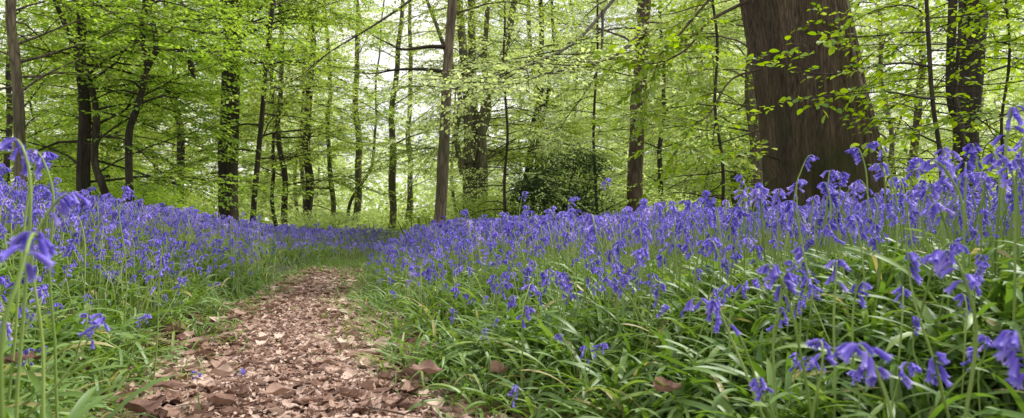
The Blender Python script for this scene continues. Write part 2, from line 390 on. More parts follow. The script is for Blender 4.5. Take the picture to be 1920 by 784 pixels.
def build_litter():
    # candidate positions on the path and along its edges
    def cand(n, y0, y1, spread):
        y = y0 + (y1 - y0) * rng.random(n)
        x = path_x(y) + (path_hw(y) + spread) * (rng.random(n) * 2 - 1)
        return x, y
    x1, y1 = cand(8200, .9, 4.0, .22); x2, y2 = cand(8000, 4.0, 8.4, .06)
    # scattered on the banks
    y3 = rng.uniform(.7, 6, 900); x3 = (rng.random(900) * 2 - 1) * (.9 * y3 + .6)
    x = np.concatenate([x1, x2, x3]); y = np.concatenate([y1, y2, y3])
    u, s = edge_u(x, y)
    keep = ((u < .1) | (rng.random(len(x)) < .45)) & (rng.random(len(x)) > .93 * sstep((y - 6.3) / 2.0))
    x, y, u = x[keep], y[keep], u[keep]
    n = len(x)
    z = ground_z(x, y) + .006 + rng.random(n) ** 1.5 * .016
    sc = rng.uniform(.55, 1.05, n) * np.where(rng.random(n) < .45, .45, 1) * np.where(rng.random(n) < .06, 1.35, 1)
    sc = sc * np.where(y < 4.5, np.clip(1.12 + .9 * u, .72, 1.2), 1)
    yaw = rng.uniform(0, 2 * np.pi, n); tx = rng.normal(0, .09, n); ty = rng.normal(0, .09, n)
    flip = np.where(rng.random(n) < .35, np.pi, 0)
    Rm = rotz(yaw) @ rotx(tx + flip) @ roty(ty) * sc[:, None, None]
    z = z + np.where(flip > 0, .007 * sc, 0)
    P = np.stack([x, y, z], -1)
    tint = np.clip(rng.normal(.34, .27, n), 0, 1)
    tint = np.clip(tint + .22 * np.sin(x * 5.3 + 2 * np.sin(y * 2.1)) * np.sin(y * 3.7 + x * 2) - .12 * (u > -.1), 0, 1)
    d = y
    # the largest in view: individuals
    vis = (np.abs(x) < .76 * y) & (u < .12) & (y > 1.32)
    size = np.where(vis, sc / d, 0)
    idx = np.argsort(-size)[:280]
    sel = np.zeros(n, bool); sel[idx] = True
    meshes = []
    for k, t in enumerate(DEAD):
        mb = MB(); mb.V, mb.Q, mb.T = [t[0]], [t[1]], [t[2]]; mb.A = [t[3]]; mb.MQ, mb.MT = [t[4]], [t[5]]; mb.n = len(t[0])
        meshes.append(mb.mesh('dead_leaf', M['litter']))
    from mathutils import Matrix
    for i in idx:
        o = bpy.data.objects.new('dead_leaf', meshes[int(rng.integers(len(meshes)))]); COL.objects.link(o)
        m4 = np.eye(4); m4[:3, :3] = Rm[i]; m4[:3, 3] = P[i]
        o.matrix_world = Matrix(m4.tolist())
        tag(o, 'dry brown fallen leaf lying loose on the near part of the path', 'dead leaf', 'fallen leaves on the near path')
    mb = MB()
    rest = ~sel
    near = rest & (y < 3.2); far = rest & ~near
    for grp, tp in ((near, DEAD), (far, DEAD_LO)):
        which = rng.integers(len(tp), size=n)
        for k in range(len(tp)):
            q = grp & (which == k)
            scatter(mb, tp[k], Rm[q], P[q], tint[q])
    nc = 9000
    yc = np.where(rng.random(nc) < .6, rng.uniform(1.1, 4, nc), rng.uniform(3, 7.2, nc)); xc = path_x(yc) + path_hw(yc) * rng.normal(0, .5, nc)
    Rc = rotz(rng.uniform(0, 6.28, nc)) @ rotx(rng.normal(0, .5, nc)) @ roty(rng.normal(0, .4, nc)) * rng.uniform(.1, .3, nc)[:, None, None]
    wc = rng.integers(len(DEAD_LO), size=nc); Pc = np.stack([xc, yc, ground_z(xc, yc) + rng.uniform(.008, .034, nc)], -1)
    for k in range(len(DEAD_LO)):
        q = wc == k
        scatter(mb, DEAD_LO[k], Rc[q], Pc[q], np.clip(rng.normal(.45, .3, q.sum()), 0, 1))
    for k in range(260):
        yy = rng.uniform(1.2, 5); xx = path_x(yy) + path_hw(yy) * rng.uniform(-1.1, 1.1); a = rng.uniform(0, 6.28); l = rng.uniform(.02, .09)
        p0 = np.array([xx, yy, float(ground_z(xx, yy)) + .032]); dv = np.array([math.cos(a) * l, math.sin(a) * l, rng.normal(0, .004)])
        tube(mb, np.array([p0, p0 + dv * .5 + rng.normal(0, .003, 3), p0 + dv]), [.0016, .0014, .0009], 4, tint=rng.uniform(-.1, .3))
    tag(mb.obj('leaf_litter', M['litter']), 'carpet of brown fallen leaves covering the woodland path', 'leaf litter', kind='stuff')
    # leaves one can point at
    heroes = [
        (38, 680, 1.30, .095, (.25, -.2, .3), 'large pale crinkled brown leaf caught in the green leaves left of the path', .15),
        (1108, 665, 1.85, .075, (.9, .5, 1.0), 'rounded curled brown leaf standing among green leaves right of the path', .13),
        (325, 728, 1.62, .10, (.1, .15, .35), 'broad tan leaf lying beside the green tuft at the left path edge', .03),
        (413, 705, 1.72, .085, (.05, -.1, -.1), 'pale flat leaf lying on the path in front of the fallen blue flowers', .03),
        (930, 700, 1.75, .10, (.8, .3, 2.0), 'big upright reddish brown leaf propped at the right path edge', .06),
        (1248, 735, 1.30, .085, (.5, .2, .6), 'brown dead leaf lying under the bluebells at the bottom of the right bank', .10),
        (262, 770, 1.45, .12, (.35, .2, 1.1), 'largest curled brown leaf at the bottom left corner of the path', .02),
        (230, 742, 1.55, .10, (-.3, .4, 2.4), 'upturned brown leaf half under the green leaves at the lower left path edge', .04),
        (520, 742, 1.60, .085, (.1, .0, .8), 'pale broad leaf lying in the middle of the near path', .02),
        (800, 700, 1.75, .09, (.4, .2, .2), 'dark curled leaf at the right side of the near path', .03),
        (450, 590, 3.4, .11, (.5, .2, 1.4), 'dark crumpled leaf at the left rim of the path further up', .05),
        (1150, 540, 3.0, .09, (.5, .4, .2), 'lone brown leaf held up among stems on the right bank', .12),
    ]
    for k, (px, py, dd, size_, rot, lab, lift) in enumerate(heroes):
        p = at(px, py, dd)
        o = bpy.data.objects.new('dead_leaf', meshes[[4, 0, 2, 6, 3, 3, 0, 1, 6, 6, 5, 1][k % 12]]); COL.objects.link(o)
        p[2] = max(p[2], float(ground_z(p[0], p[1])) + .02)
        o.location = p; o.rotation_euler = (rot[0] * .6, rot[1] * .6, rot[2]); s_ = .88 * size_ / .085; o.scale = (s_, s_, s_)
        tag(o, lab, 'dead leaf')
    # twigs lying on the path
    for px, py, dd, L_, a, lab in ((545, 640, 2.35, .16, .3, 'thin dark twig lying across the middle of the leafy path'),
                                   (760, 745, 1.62, .14, 2.6, 'short dead twig lying near the right edge of the path')):
        p = at(px, py, dd); p[2] = float(ground_z(p[0], p[1])) + .03
        mbt = MB(); tube(mbt, spline([[0, 0, 0], [L_ * .4, .012, .006], [L_, -.006, .0]], 7), np.linspace(.0028, .0014, 7), 6)
        tube(mbt, [[L_ * .4, .012, .006], [L_ * .62, .045, .012]], [.0016, .0008], 5)
        o = mbt.obj('twig', M['bark_brown']); o.location = p; o.rotation_euler.z = a
        tag(o, lab, 'twig')
build_litter()

# ------------------------------------------------------------------ bluebell leaves (the green carpet)
def blade_tpl(seed, nseg=9, vfold=True, L=.30, W=.0132, a0=None, a1=None):
    g = np.random.default_rng(seed)
    a0 = g.uniform(34, 88) if a0 is None else a0
    a1 = g.uniform(-70, 8) if a1 is None else a1
    u = np.linspace(0, 1, nseg + 1)
    ang = np.radians(a0 + (a1 - a0) * u ** g.uniform(.9, 1.7))
    ds = L / nseg
    x = np.concatenate([[0], np.cumsum(np.cos(ang[:-1]) * ds)]); z = np.concatenate([[0], np.cumsum(np.sin(ang[:-1]) * ds)])
    y = g.uniform(-.05, .05) * u ** 2
    w = W * np.minimum(1, .62 + 1.2 * u) * np.where(u > .7, np.sqrt(np.clip(1 - ((u - .7) / .3) ** 2, 0.004, 1)), 1) / 2
    tw = g.uniform(-.9, .9) * u ** 2
    C = np.stack([x, y, z], -1)
    nrmv = np.stack([-np.sin(ang), 0 * ang, np.cos(ang)], -1)
    side = np.stack([np.sin(tw) * nrmv[:, 0], np.cos(tw), np.sin(tw) * nrmv[:, 2]], -1)
    mb = MB()
    if vfold:
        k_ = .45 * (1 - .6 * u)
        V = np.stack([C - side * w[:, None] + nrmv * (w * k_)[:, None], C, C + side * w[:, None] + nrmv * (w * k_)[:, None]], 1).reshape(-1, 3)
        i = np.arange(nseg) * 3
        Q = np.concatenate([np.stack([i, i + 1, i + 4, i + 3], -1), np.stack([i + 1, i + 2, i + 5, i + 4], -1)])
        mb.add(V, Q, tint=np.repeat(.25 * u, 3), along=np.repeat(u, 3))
    else:
        V = np.stack([C - side * w[:, None], C + side * w[:, None]], 1).reshape(-1, 3)
        i = np.arange(nseg) * 2
        mb.add(V, np.stack([i, i + 1, i + 3, i + 2], -1), tint=np.repeat(.25 * u, 2), along=np.repeat(u, 2))
    return mb.cat()

BLADE_HI = [blade_tpl(i, 11) for i in range(22)]
BLADE_MID = [blade_tpl(100 + i, 6) for i in range(14)]
BLADE_LO = [blade_tpl(200 + i, 4, False) for i in range(10)]

def scatter_area(n, y0, y1, margin=1.0, k=.80):
    """points in the view wedge, uniform per square metre"""
    y = np.sqrt(rng.uniform(y0 ** 2, y1 ** 2, n))
    return (rng.random(n) * 2 - 1) * (k * y + margin), y

def build_blades():
    mb = MB()
    for (n, y0, y1, tp, per) in ((1500, .30, 2.3, BLADE_HI, 8), (2100, 2.3, 5.0, BLADE_MID, 8), (3600, 5.0, 12.0, BLADE_LO, 6), (3000, 12, 22, BLADE_LO, 4)):
        x, y = scatter_area(n, y0, y1, .5)
        u, s = edge_u(x, y)
        p = np.where(s < 0, sstep((u + .09) / .2), sstep((u + .09) / .24))
        p = np.where(u < .05, np.maximum(p, .85 * sstep((y - 6.4) / 1.6)), p)              # the path greens over further back
        keep = (rng.random(n) < p) & (np.hypot(x, y) > .42)
        x, y, u = x[keep], y[keep], u[keep]
        m = len(x)
        cx = np.repeat(x, per) + rng.normal(0, .022, m * per); cy = np.repeat(y, per) + rng.normal(0, .022, m * per)
        uu = np.repeat(u, per)
        N = m * per
        sc = rng.uniform(.55, 1.05, N) * np.clip(.55 + uu * 1.2, .5, .95)
        sc = np.where((cy < 1.1), sc * .85, sc)
        yaw = rng.uniform(0, 2 * np.pi, N)
        lean = rng.normal(0, .18, N)
        wide = rng.uniform(.8, 1.25, N)
        S = np.zeros((N, 3, 3)); S[:, 0, 0] = sc; S[:, 1, 1] = sc * wide; S[:, 2, 2] = sc
        Rm = rotz(yaw) @ rotx(lean) @ S
        P = np.stack([cx, cy, ground_z(cx, cy) - .006], -1)
        tint = np.clip(np.repeat(rng.normal(.22, .1, m), per) + rng.normal(.05, .13, N), 0, .62)
        tint = np.where(rng.random(N) < .035, rng.uniform(.8, 1, N), tint)
        which = rng.integers(len(tp), size=N)
        for k in range(len(tp)):
            q = which == k
            scatter(mb, tp[k], Rm[q], P[q], tint[q])
    # short fresh grass at the path edges and creeping onto it
    n = 5200
    y = np.sqrt(rng.uniform(1.2 ** 2, 10 ** 2, n)); sd = rng.choice([-1, 1], n)
    x = path_x(y) + sd * (path_hw(y) + rng.normal(-.02, .09, n))
    g = np.where(y > 6.8, rng.uniform(-.45, .45, n), x - path_x(y)); x = path_x(y) + g
    sc = rng.uniform(.12, .38, n)
    S = np.zeros((n, 3, 3)); S[:, 0, 0] = sc; S[:, 1, 1] = sc * .8; S[:, 2, 2] = sc
    Rm = rotz(rng.uniform(0, 6.28, n)) @ rotx(rng.normal(0, .3, n)) @ S
    P = np.stack([x, y, ground_z(x, y)], -1); which = rng.integers(10, size=n)
    for k in range(10):
        q = which == k
        scatter(mb, BLADE_LO[k], Rm[q], P[q], np.clip(rng.normal(.4, .15, q.sum()), 0, .75))
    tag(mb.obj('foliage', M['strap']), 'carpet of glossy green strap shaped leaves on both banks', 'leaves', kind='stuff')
build_blades()

# ------------------------------------------------------------------ bluebells
def bell_shape(mb, org, out, droop, L, lod, tint, g, mat=1, open_=1.0):
    """one hanging bell: pedicel from org, tube, six recurved tips"""
    out = nrm(np.array([out[0], out[1], 0.0]))
    up = np.array([0, 0, 1.0])
    e = org + out * L * .45 - up * L * .02 + up * L * .12
    ax = nrm(out * math.cos(droop) - up * math.sin(droop))
    if lod <= 1:
        tube(mb, [org, org + out * L * .25 + up * L * .12, e], [.0007, .0007, .0009], 4 if lod == 0 else 3, tint=tint - .2, mat=mat, cap=False)
    sx = np.cross(ax, up); sx = nrm(sx) if np.linalg.norm(sx) > .05 else np.array([1.0, 0, 0]); sy = np.cross(ax, sx)
    r = L * .168
    if lod == 0:
        sides, prof = 12, [(0, .30), (.1, .72), (.3, .92), (.6, .95), (.82, 1.08)]
    elif lod == 1:
        sides, prof = 6, [(0, .35), (.22, .9), (.8, 1.08)]
    elif lod == 2:
        sides, prof = 5, [(0, .4), (.3, .95), (.8, 1.15)]
    else:
        sides, prof = 4, [(0, .6), (.75, 1.25)]
    th = np.arange(sides) / sides * 2 * np.pi
    ph = g.random() * .5
    V = [e + ax * L * t + (np.cos(th + ph)[:, None] * sx + np.sin(th + ph)[:, None] * sy) * r * q * (1 + (.06 * np.cos(th * 6)[:, None] if lod == 0 else 0)) for t, q in prof]
    al = np.repeat([t * .8 for t, q in prof], sides)
    n = len(prof); k = np.arange(sides); k2 = (k + 1) % sides
    Q = [np.stack([i * sides + k, i * sides + k2, (i + 1) * sides + k2, (i + 1) * sides + k], -1) for i in range(n - 1)]
    V = np.concatenate(V); Q = np.concatenate(Q); T = None
    if open_ > .3 and lod <= 1:
        base = (n - 1) * sides; tv, tq, tt, ta = [], [], [], []
        step = 2 if lod == 0 else 1
        nv = len(V)
        for p in range(0, sides, step):
            a, b = base + p, base + (p + step) % sides
            if lod == 0:
                m_ = base + p + 1
                am = th[p + 1] + ph
            else:
                am = th[p] + ph + np.pi / 6
            rad = np.cos(am) * sx + np.sin(am) * sy; tan = -np.sin(am) * sx + np.cos(am) * sy
            f1 = e + ax * L * .98 + rad * r * 1.55 * open_
            f2 = e + ax * L * (.94) + rad * r * 2.15 * open_
            if lod == 0:
                i0 = nv + len(tv)
                tv += [f1 - tan * r * .30, f1 + tan * r * .30, f2]
                tq += [[a, m_, i0 + 1, i0], ]
                tq += [[m_, b, i0 + 1, m_]] if False else []
                tt += [[m_, b, i0 + 1], [i0, i0 + 1, i0 + 2]]
                ta += [.95, .95, 1]
            else:
                i0 = nv + len(tv); tv += [f2]; tt += [[a, b, i0]]; ta += [1]
        V = np.concatenate([V, np.array(tv)]); al = np.concatenate([al, ta])
        if tq: Q = np.concatenate([Q, np.array(tq)])
        T = np.array(tt)
    elif open_ > .3:
        rr = 1.9 if lod == 2 else 1.9
        V2 = e + ax * L * .95 + (np.cos(th + ph)[:, None] * sx + np.sin(th + ph)[:, None] * sy) * r * rr
        i0 = len(V); V = np.concatenate([V, V2]); al = np.concatenate([al, np.ones(sides)])
        base = (n - 1) * sides
        Q = np.concatenate([Q, np.stack([base + k, base + k2, i0 + k2, i0 + k], -1)])
    mb.add(V, Q, T, tint=tint, along=al, mat=mat)

def bluebell_spec(seed, H=.38):
    """stem curve and bell placements, local, base at origin, nodding towards +X"""
    g = np.random.default_rng(seed)
    nod = g.uniform(.1, 1.3); oneside = g.uniform(.35, .95)
    bend = g.uniform(-.03, .03)
    pts = [[0, 0, 0], [bend * .3, g.uniform(-.01, .01), H * .35], [bend, g.uniform(-.01, .01), H * .68],
           [bend + .012 * nod, 0, H * .84], [bend + .035 * nod, 0, H * (.985 - .03 * nod)], [bend + .062 * nod, 0, H * (1.02 - .09 * nod)]]
    C = spline(pts, 17)
    nb = int(g.integers(10, 17))
    bells = []
    for i in range(nb):
        t = .64 + .36 * (i / (nb - 1)) ** .9
        p = C[min(16, int(round(t * 16)))] * (1 - (t * 16 % 1) * 0)
        f = t * 16; i0 = min(15, int(f)); p = C[i0] + (C[i0 + 1] - C[i0]) * (f - i0)
        one = g.random() < oneside
        az = g.normal(0, .75) if one else g.uniform(-np.pi, np.pi)
        L = .0195 * (1 - .38 * (i / (nb - 1)) ** 2.2) * g.uniform(.9, 1.1)
        op = 1.0 if i < nb - 2 else (.7 if i == nb - 2 else .2)
        bells.append((p, (math.cos(az), math.sin(az)), g.uniform(.55, 1.35), L, op, g.uniform(-.12, .22)))
    return C, bells, g

def stem_mesh(mb, C, lod, mat=0):
    sides = (7, 5, 4, 3)[lod]; idx = (np.arange(17), np.arange(0, 17, 2), np.array([0, 5, 9, 12, 14, 16]), np.array([0, 8, 12, 16]))[lod]
    rad = np.interp(idx / 16, [0, .65, .8, 1], [.0026, .0021, .0016, .0009]) * (1, 1, 1.1, 1.25)[lod]
    tube(mb, C[idx], rad, sides, tint=np.concatenate([np.repeat(.25 * (1 - idx / 16), sides)]), mat=mat, cap=False)

def bluebell_tpl(seed, lod):
    C, bells, g = bluebell_spec(seed)
    mb = MB(); stem_mesh(mb, C, lod)
    for (p, o, dr, L, op, tn) in (bells if lod < 3 else bells[::1]):
        bell_shape(mb, p, o, dr, L * (1, 1, 1.05, 1.15)[lod], lod, tn, g, open_=op)
    return mb.cat()

TPL = {l: [bluebell_tpl(300 + i, l) for i in range(n)] for l, n in ((1, 14), (2, 12), (3, 10))}

def flower_density(x, y):
    u, s = edge_u(x, y)
    d = np.hypot(x, y)
    left = sstep((u - .02) / .4) * (.42 + .58 * sstep((d - 1.0) / .8))
    right = sstep((u - .03) / .48) * (.72 + .28 * sstep((d - .95) / .75))
    f = np.where(s < 0, left, right)
    f = np.maximum(f, .75 * sstep((u - .05) / .35) * sstep((y - 3.2) / 2.5))
    far = sstep((y - 8.6) / 1.5) * .9
    return np.maximum(f, far)

def build_bluebells():
    n = 30000
    x, y = scatter_area(n, .55, 21.0, .9)
    d = np.hypot(x, y)
    area_per = (.8 * 21 ** 2 + 2 * 21 * .9) / n
    base = np.where(y < 5, 86, np.where(y < 10, 64, 72)) * area_per
    # copies of points to reach the wanted density
    P_, Y_ = [x], [y]
    ok = rng.random(n) < np.clip(flower_density(x, y) * base, 0, 1)
    X1, Y1 = x[ok], y[ok]
    # denser near part: extra sampling
    for (n2, y0, y1, dens) in ((20000, .55, 5.0, 200), (12000, 5, 10, 125)):
        xx, yy = scatter_area(n2, y0, y1, .6)
        a = (.8 * (y1 ** 2 - y0 ** 2) + 2 * .6 * (y1 - y0)) / n2
        lump = .55 + .9 * (.5 + .5 * np.sin(xx * 2.3 + 1.7 * np.sin(yy * 1.9)) * np.sin(yy * 2.9 + xx))
        k2 = rng.random(n2) < np.clip(flower_density(xx, yy) * dens * a * lump, 0, 1)
        rem = (Y1 >= y0) & (Y1 < y1)
        X1, Y1 = np.concatenate([X1[~rem], xx[k2]]), np.concatenate([Y1[~rem], yy[k2]])
    dd = np.hypot(X1, Y1); kk = (dd > .62)
    X1, Y1 = X1[kk], Y1[kk]
    dd = np.hypot(X1, Y1)
    u, s = edge_u(X1, Y1)
    N = len(X1)
    H = rng.uniform(.64, 1.14, N) * np.where(rng.random(N) < .05, 1.2, 1) * np.clip(.72 + .3 * u, .7, 1.0)
    yaw = rng.uniform(0, 2 * np.pi, N); lean = np.abs(rng.normal(0, .16, N)) + (rng.random(N) < .06) * rng.uniform(.2, .7, N) + np.where(u < .5, rng.uniform(0, .3, N), 0)
    leandir = rng.uniform(0, 2 * np.pi, N)
    Rm = rotz(leandir) @ roty(lean) @ rotz(yaw - leandir) * H[:, None, None]
    P = np.stack([X1, Y1, ground_z(X1, Y1) - .004], -1)
    tint = np.clip(rng.normal(.36, .19, N) + .12 * np.sin(X1 * 1.7 + Y1) * np.sin(Y1 * 1.3), 0, .95)
    print('bluebells', N, [(int((dd < q).sum())) for q in (1.5, 2.5, 5, 10)])
    # the nearest in view become individuals
    inview = np.abs(X1) < .76 * Y1 + .03
    order = np.argsort(np.where(inview, dd, 1e9))
    NI = 268
    sel = np.zeros(N, bool); sel[order[:NI]] = True
    mb = MB()
    lodsel = np.where(dd < 4.2, 1, np.where(dd < 9, 2, 3))
    for l in (1, 2, 3):
        tp = TPL[l]; which = rng.integers(len(tp), size=N)
        for k in range(len(tp)):
            q = (~sel) & (lodsel == l) & (which == k)
            scatter(mb, tp[k], Rm[q], P[q], tint[q])
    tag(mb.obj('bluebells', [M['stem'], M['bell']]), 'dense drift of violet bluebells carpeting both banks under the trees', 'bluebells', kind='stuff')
    # prototypes: stem + rachis + bells (bells shared by shape)
    from mathutils import Matrix
    protos = []
    for i in range(16):
        C, bells, g = bluebell_spec(500 + i)
        ms = MB(); stem_mesh(ms, C[:12], 0) if False else None
        idx = np.arange(17); rad = np.interp(idx / 16, [0, .65, .8, 1], [.0026, .0021, .0016, .0009])
        tube(ms, C[:12], rad[:12], 7, tint=.1, cap=False)
        mr = MB(); tube(mr, C[11:], rad[11:], 6, tint=.05)
        mf = MB(); tube(mf, C[11:], rad[11:], 6, tint=.05)
        bl = []
        for (p, o, dr, L, op, tn) in bells:
            b = MB(); bell_shape(b, np.zeros(3), o, dr, L, 0, tn + .25, g, mat=0, open_=op)
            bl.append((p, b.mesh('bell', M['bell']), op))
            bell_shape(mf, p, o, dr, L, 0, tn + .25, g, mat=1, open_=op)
        lf = []
        for q in range(3):
            tl = blade_tpl(700 + i * 3 + q, 10)
            b = MB(); b.V, b.Q, b.T, b.A, b.MQ, b.MT, b.n = [tl[0]], [tl[1]], [tl[2]], [tl[3]], [tl[4]], [tl[5]], len(tl[0])
            lf.append((b.mesh('leaf', M['strap']), g.uniform(0, 6.28)))
        protos.append((ms.mesh('stem', M['stem']), mr.mesh('flower_head', M['stem']), bl, mf.mesh('flower_head', [M['stem'], M['bell']]), lf))

    def plant(Rmat, pos, proto, detail, label, group=None, leaves=True, extra=0.0):
        ms, mr, bl, mf, lf = protos[proto]
        root = thing('bluebell', label, 'bluebell', group=group)
        m4 = np.eye(4); m4[:3, :3] = Rmat; m4[:3, 3] = pos
        root.matrix_world = Matrix(m4.tolist())
        def child(name, me, par, loc=(0, 0, 0), rz=0.0):
            o = bpy.data.objects.new(name, me); COL.objects.link(o); o.parent = par
            o.location = loc; o.rotation_euler.z = rz
            return o
        if extra > .01:
            b = MB(); Cc = bluebell_spec(500 + proto)[0][:12]
            Cc = np.concatenate([[[-.012, .004, -extra], [-.006, .006, -extra * .5]], Cc])
            tube(b, Cc, np.interp(np.arange(14) / 13, [0, .75, 1], [.0027, .0022, .0018]), 7, tint=.1, cap=False)
            ms = b.mesh('stem', M['stem'])
        child('stem', ms, root)
        if detail:
            h = child('flower_head', mr, root)
            for (p, me, op) in bl:
                child('bell' if op > .3 else 'bud', me, h, p)
        else:
            child('flower_head', mf, root)
        if leaves and detail:
            for me, a in lf:
                child('leaf', me, root, (0, 0, -extra), a)
        return root

    NL = 'violet bluebell in flower on the near bank left of the leafy path'
    NR = 'violet bluebell in flower on the near bank right of the leafy path'
    for j, i in enumerate(order[:NI]):
        left = s[i] < 0
        plant(Rm[i], P[i], j % 16, j < 70, NL if left else NR, 'bluebells on the near left bank' if left else 'bluebells on the near right bank')
    # flowers one can point at:  top pixel, distance, lean (x), nod direction, proto, label
    heroes = [
        (75, 455, .66, .05, 1.9, 1, 'tall blurred bluebell closest to the camera at the left edge'),
        (150, 375, 1.02, .06, .5, 5, 'upright bluebell standing just behind the blurred one at the left edge'),
        (88, 288, 1.30, .05, .6, 9, 'tall bluebell with a small upright tip above the others at the left edge'),
        (52, 292, 1.22, -.04, 2.8, 11, 'tall bluebell bending left above the others at the left edge'),
        (18, 268, .95, .03, 2.9, 14, 'topmost bluebell cut by the left edge of the picture'),
        (235, 350, 2.4, .02, .4, 12, 'bluebell with a dense head standing highest on the left bank'),
        (300, 480, 2.0, .10, 2.6, 2, 'bluebell with a full drooping head leaning out over the left path edge'),
        (278, 590, 1.9, .25, .4, 7, 'low bluebell hanging over the tuft of leaves at the left path edge'),
        (1440, 500, 1.12, -.12, 2.9, 3, 'bluebell with a thick full head in the middle of the fanned clump at right'),
        (1475, 515, 1.13, -.02, .6, 9, 'bluebell with a straight pale stem beside the fanned clump at right'),
        (1340, 565, 1.12, -.35, 3.1, 4, 'bluebell leaning out left from the fanned clump at right'),
        (1290, 575, 1.20, -.42, 2.7, 11, 'lowest leaning bluebell left of the fanned clump at right'),
        (1570, 490, 1.22, .02, 1.0, 6, 'single upright bluebell just right of the fanned clump'),
        (1585, 655, .72, -.03, 2.0, 8, 'short close bluebell with wide open bells near the bottom edge at right'),
        (1760, 478, .80, .03, 2.6, 10, 'close bluebell with long pale hanging bells before the right hand drift'),
        (1900, 625, .66, -.05, 2.9, 12, 'blurred bluebell low at the right edge of the picture'),
        (1880, 300, 1.25, .04, 3.0, 13, 'tallest bluebell rising at the right edge above the drift'),
        (1525, 295, 2.0, .06, .2, 14, 'lone bluebell standing up in front of the leaning old trunk'),
        (1635, 270, 1.85, -.03, 3.0, 15, 'tall bluebell overlapping the right side of the old trunk foot'),
        (1600, 280, 1.95, .03, 2.9, 0, 'tall bluebell with an arched tip beside the old trunk foot'),
        (970, 725, 1.35, .55, 2.6, 2, 'bluebell lying low over dead leaves at the foot of the right bank'),
        (1045, 630, 1.7, -.3, 2.2, 5, 'drooping bluebell with its bells in a row low on the right bank'),
        (860, 505, 2.35, -.25, 2.9, 1, 'bluebell with its head bent left at the right path edge'),
        (985, 360, 3.6, .0, .4, 3, 'tall bluebell rising above the drift in front of the multi stemmed tree'),
        (1140, 335, 3.2, -.03, .2, 7, 'tallest bluebell in the middle of the right hand drift'),
        (1385, 330, 2.6, .02, 2.2, 10, 'solitary tall bluebell standing left of the old trunk foot'),
    ]
    for (px, py, dist, ln, az, pr, lab) in heroes:
        top = at(px, py, dist)
        C = bluebell_spec(500 + pr)[0]
        gz = float(ground_z(top[0] - .3 * ln, dist)) - .004
        h = max(.12, top[2] - gz)
        sc0 = h / (C[:, 2].max() * math.cos(ln))
        sc = max(.6, min(.94, sc0))
        Rr = roty(np.array(ln)) @ rotz(np.array(az)) * sc
        tip = Rr @ C[15]
        pos = np.array([top[0] - tip[0], dist - tip[1], top[2] - tip[2]])
        extra = max(0.0, (pos[2] - gz) / (sc * math.cos(ln)))
        plant(Rr, pos, pr, True, lab, extra=extra)
    # picked or broken sprigs lying on the path
    for (px, py, dist, az, pr, lab) in ((455, 660, 2.1, .15, 4, 'broken bluebell sprig lying on the brown leaves of the path'),
                                       (372, 650, 2.05, 1.2, 6, 'small fallen bluebell head lying beside the left path edge')):
        p = at(px, py, dist); p[2] = float(ground_z(p[0], p[1])) + .035
        ms, mr, bl, mf, lf = protos[pr]
        root = thing('bluebell_sprig', lab, 'bluebell')
        C = bluebell_spec(500 + pr)[0]
        Rr = rotz(np.array(az)) @ roty(np.array(1.5)) * .9
        pos = p - Rr @ C[13]
        m4 = np.eye(4); m4[:3, :3] = Rr; m4[:3, 3] = pos
        root.matrix_world = Matrix(m4.tolist())
        if pr == 4:
            o = bpy.data.objects.new('stem', ms); COL.objects.link(o); o.parent = root
        h = bpy.data.objects.new('flower_head', mr); COL.objects.link(h); h.parent = root
        for (pp, me, op) in bl[3:]:
            o = bpy.data.objects.new('bell' if op > .3 else 'bud', me); COL.objects.link(o); o.parent = h; o.location = pp
build_bluebells()

# ------------------------------------------------------------------ trees
def leaf_arrays(mb, pos, ax, nor, size, tint, lod, mat=0):
    """many leaves into mb: pos base (N,3), ax direction, nor normal, size length"""
    N = len(pos)
    if N == 0: return
    ax = nrm(ax); side = nrm(np.cross(nor, ax)); nor = np.cross(ax, side)
    s = size[:, None]
    if lod == 0:
        tp = [(0, 0, 0), (.5, 0, -.02), (1.0, 0, -.10),
              (.22, .24, .05), (.55, .29, .05), (.82, .16, -.02),
              (.22, -.24, .05), (.55, -.29, .05), (.82, -.16, -.02)]
        Q = [(0, 1, 4, 3), (1, 2, 5, 4), (0, 6, 7, 1), (1, 7, 8, 2)]; T = []
    else:
        tp = [(0, 0, 0), (.48, .30, .07), (1, 0, -.06), (.48, -.30, .07)]
        Q = []; T = [(0, 2, 1), (0, 3, 2)]
    V = np.stack([pos + s * (a * ax + b * side + c * nor) for a, b, c in tp], 1)
    n = len(tp); off = (np.arange(N) * n)[:, None, None]
    QQ = (np.array(Q)[None] + off).reshape(-1, 4) if Q else None
    TT = (np.array(T)[None] + off).reshape(-1, 3) if T else None
    mb.add(V.reshape(-1, 3), QQ, TT, tint=np.repeat(tint, n), mat=mat)

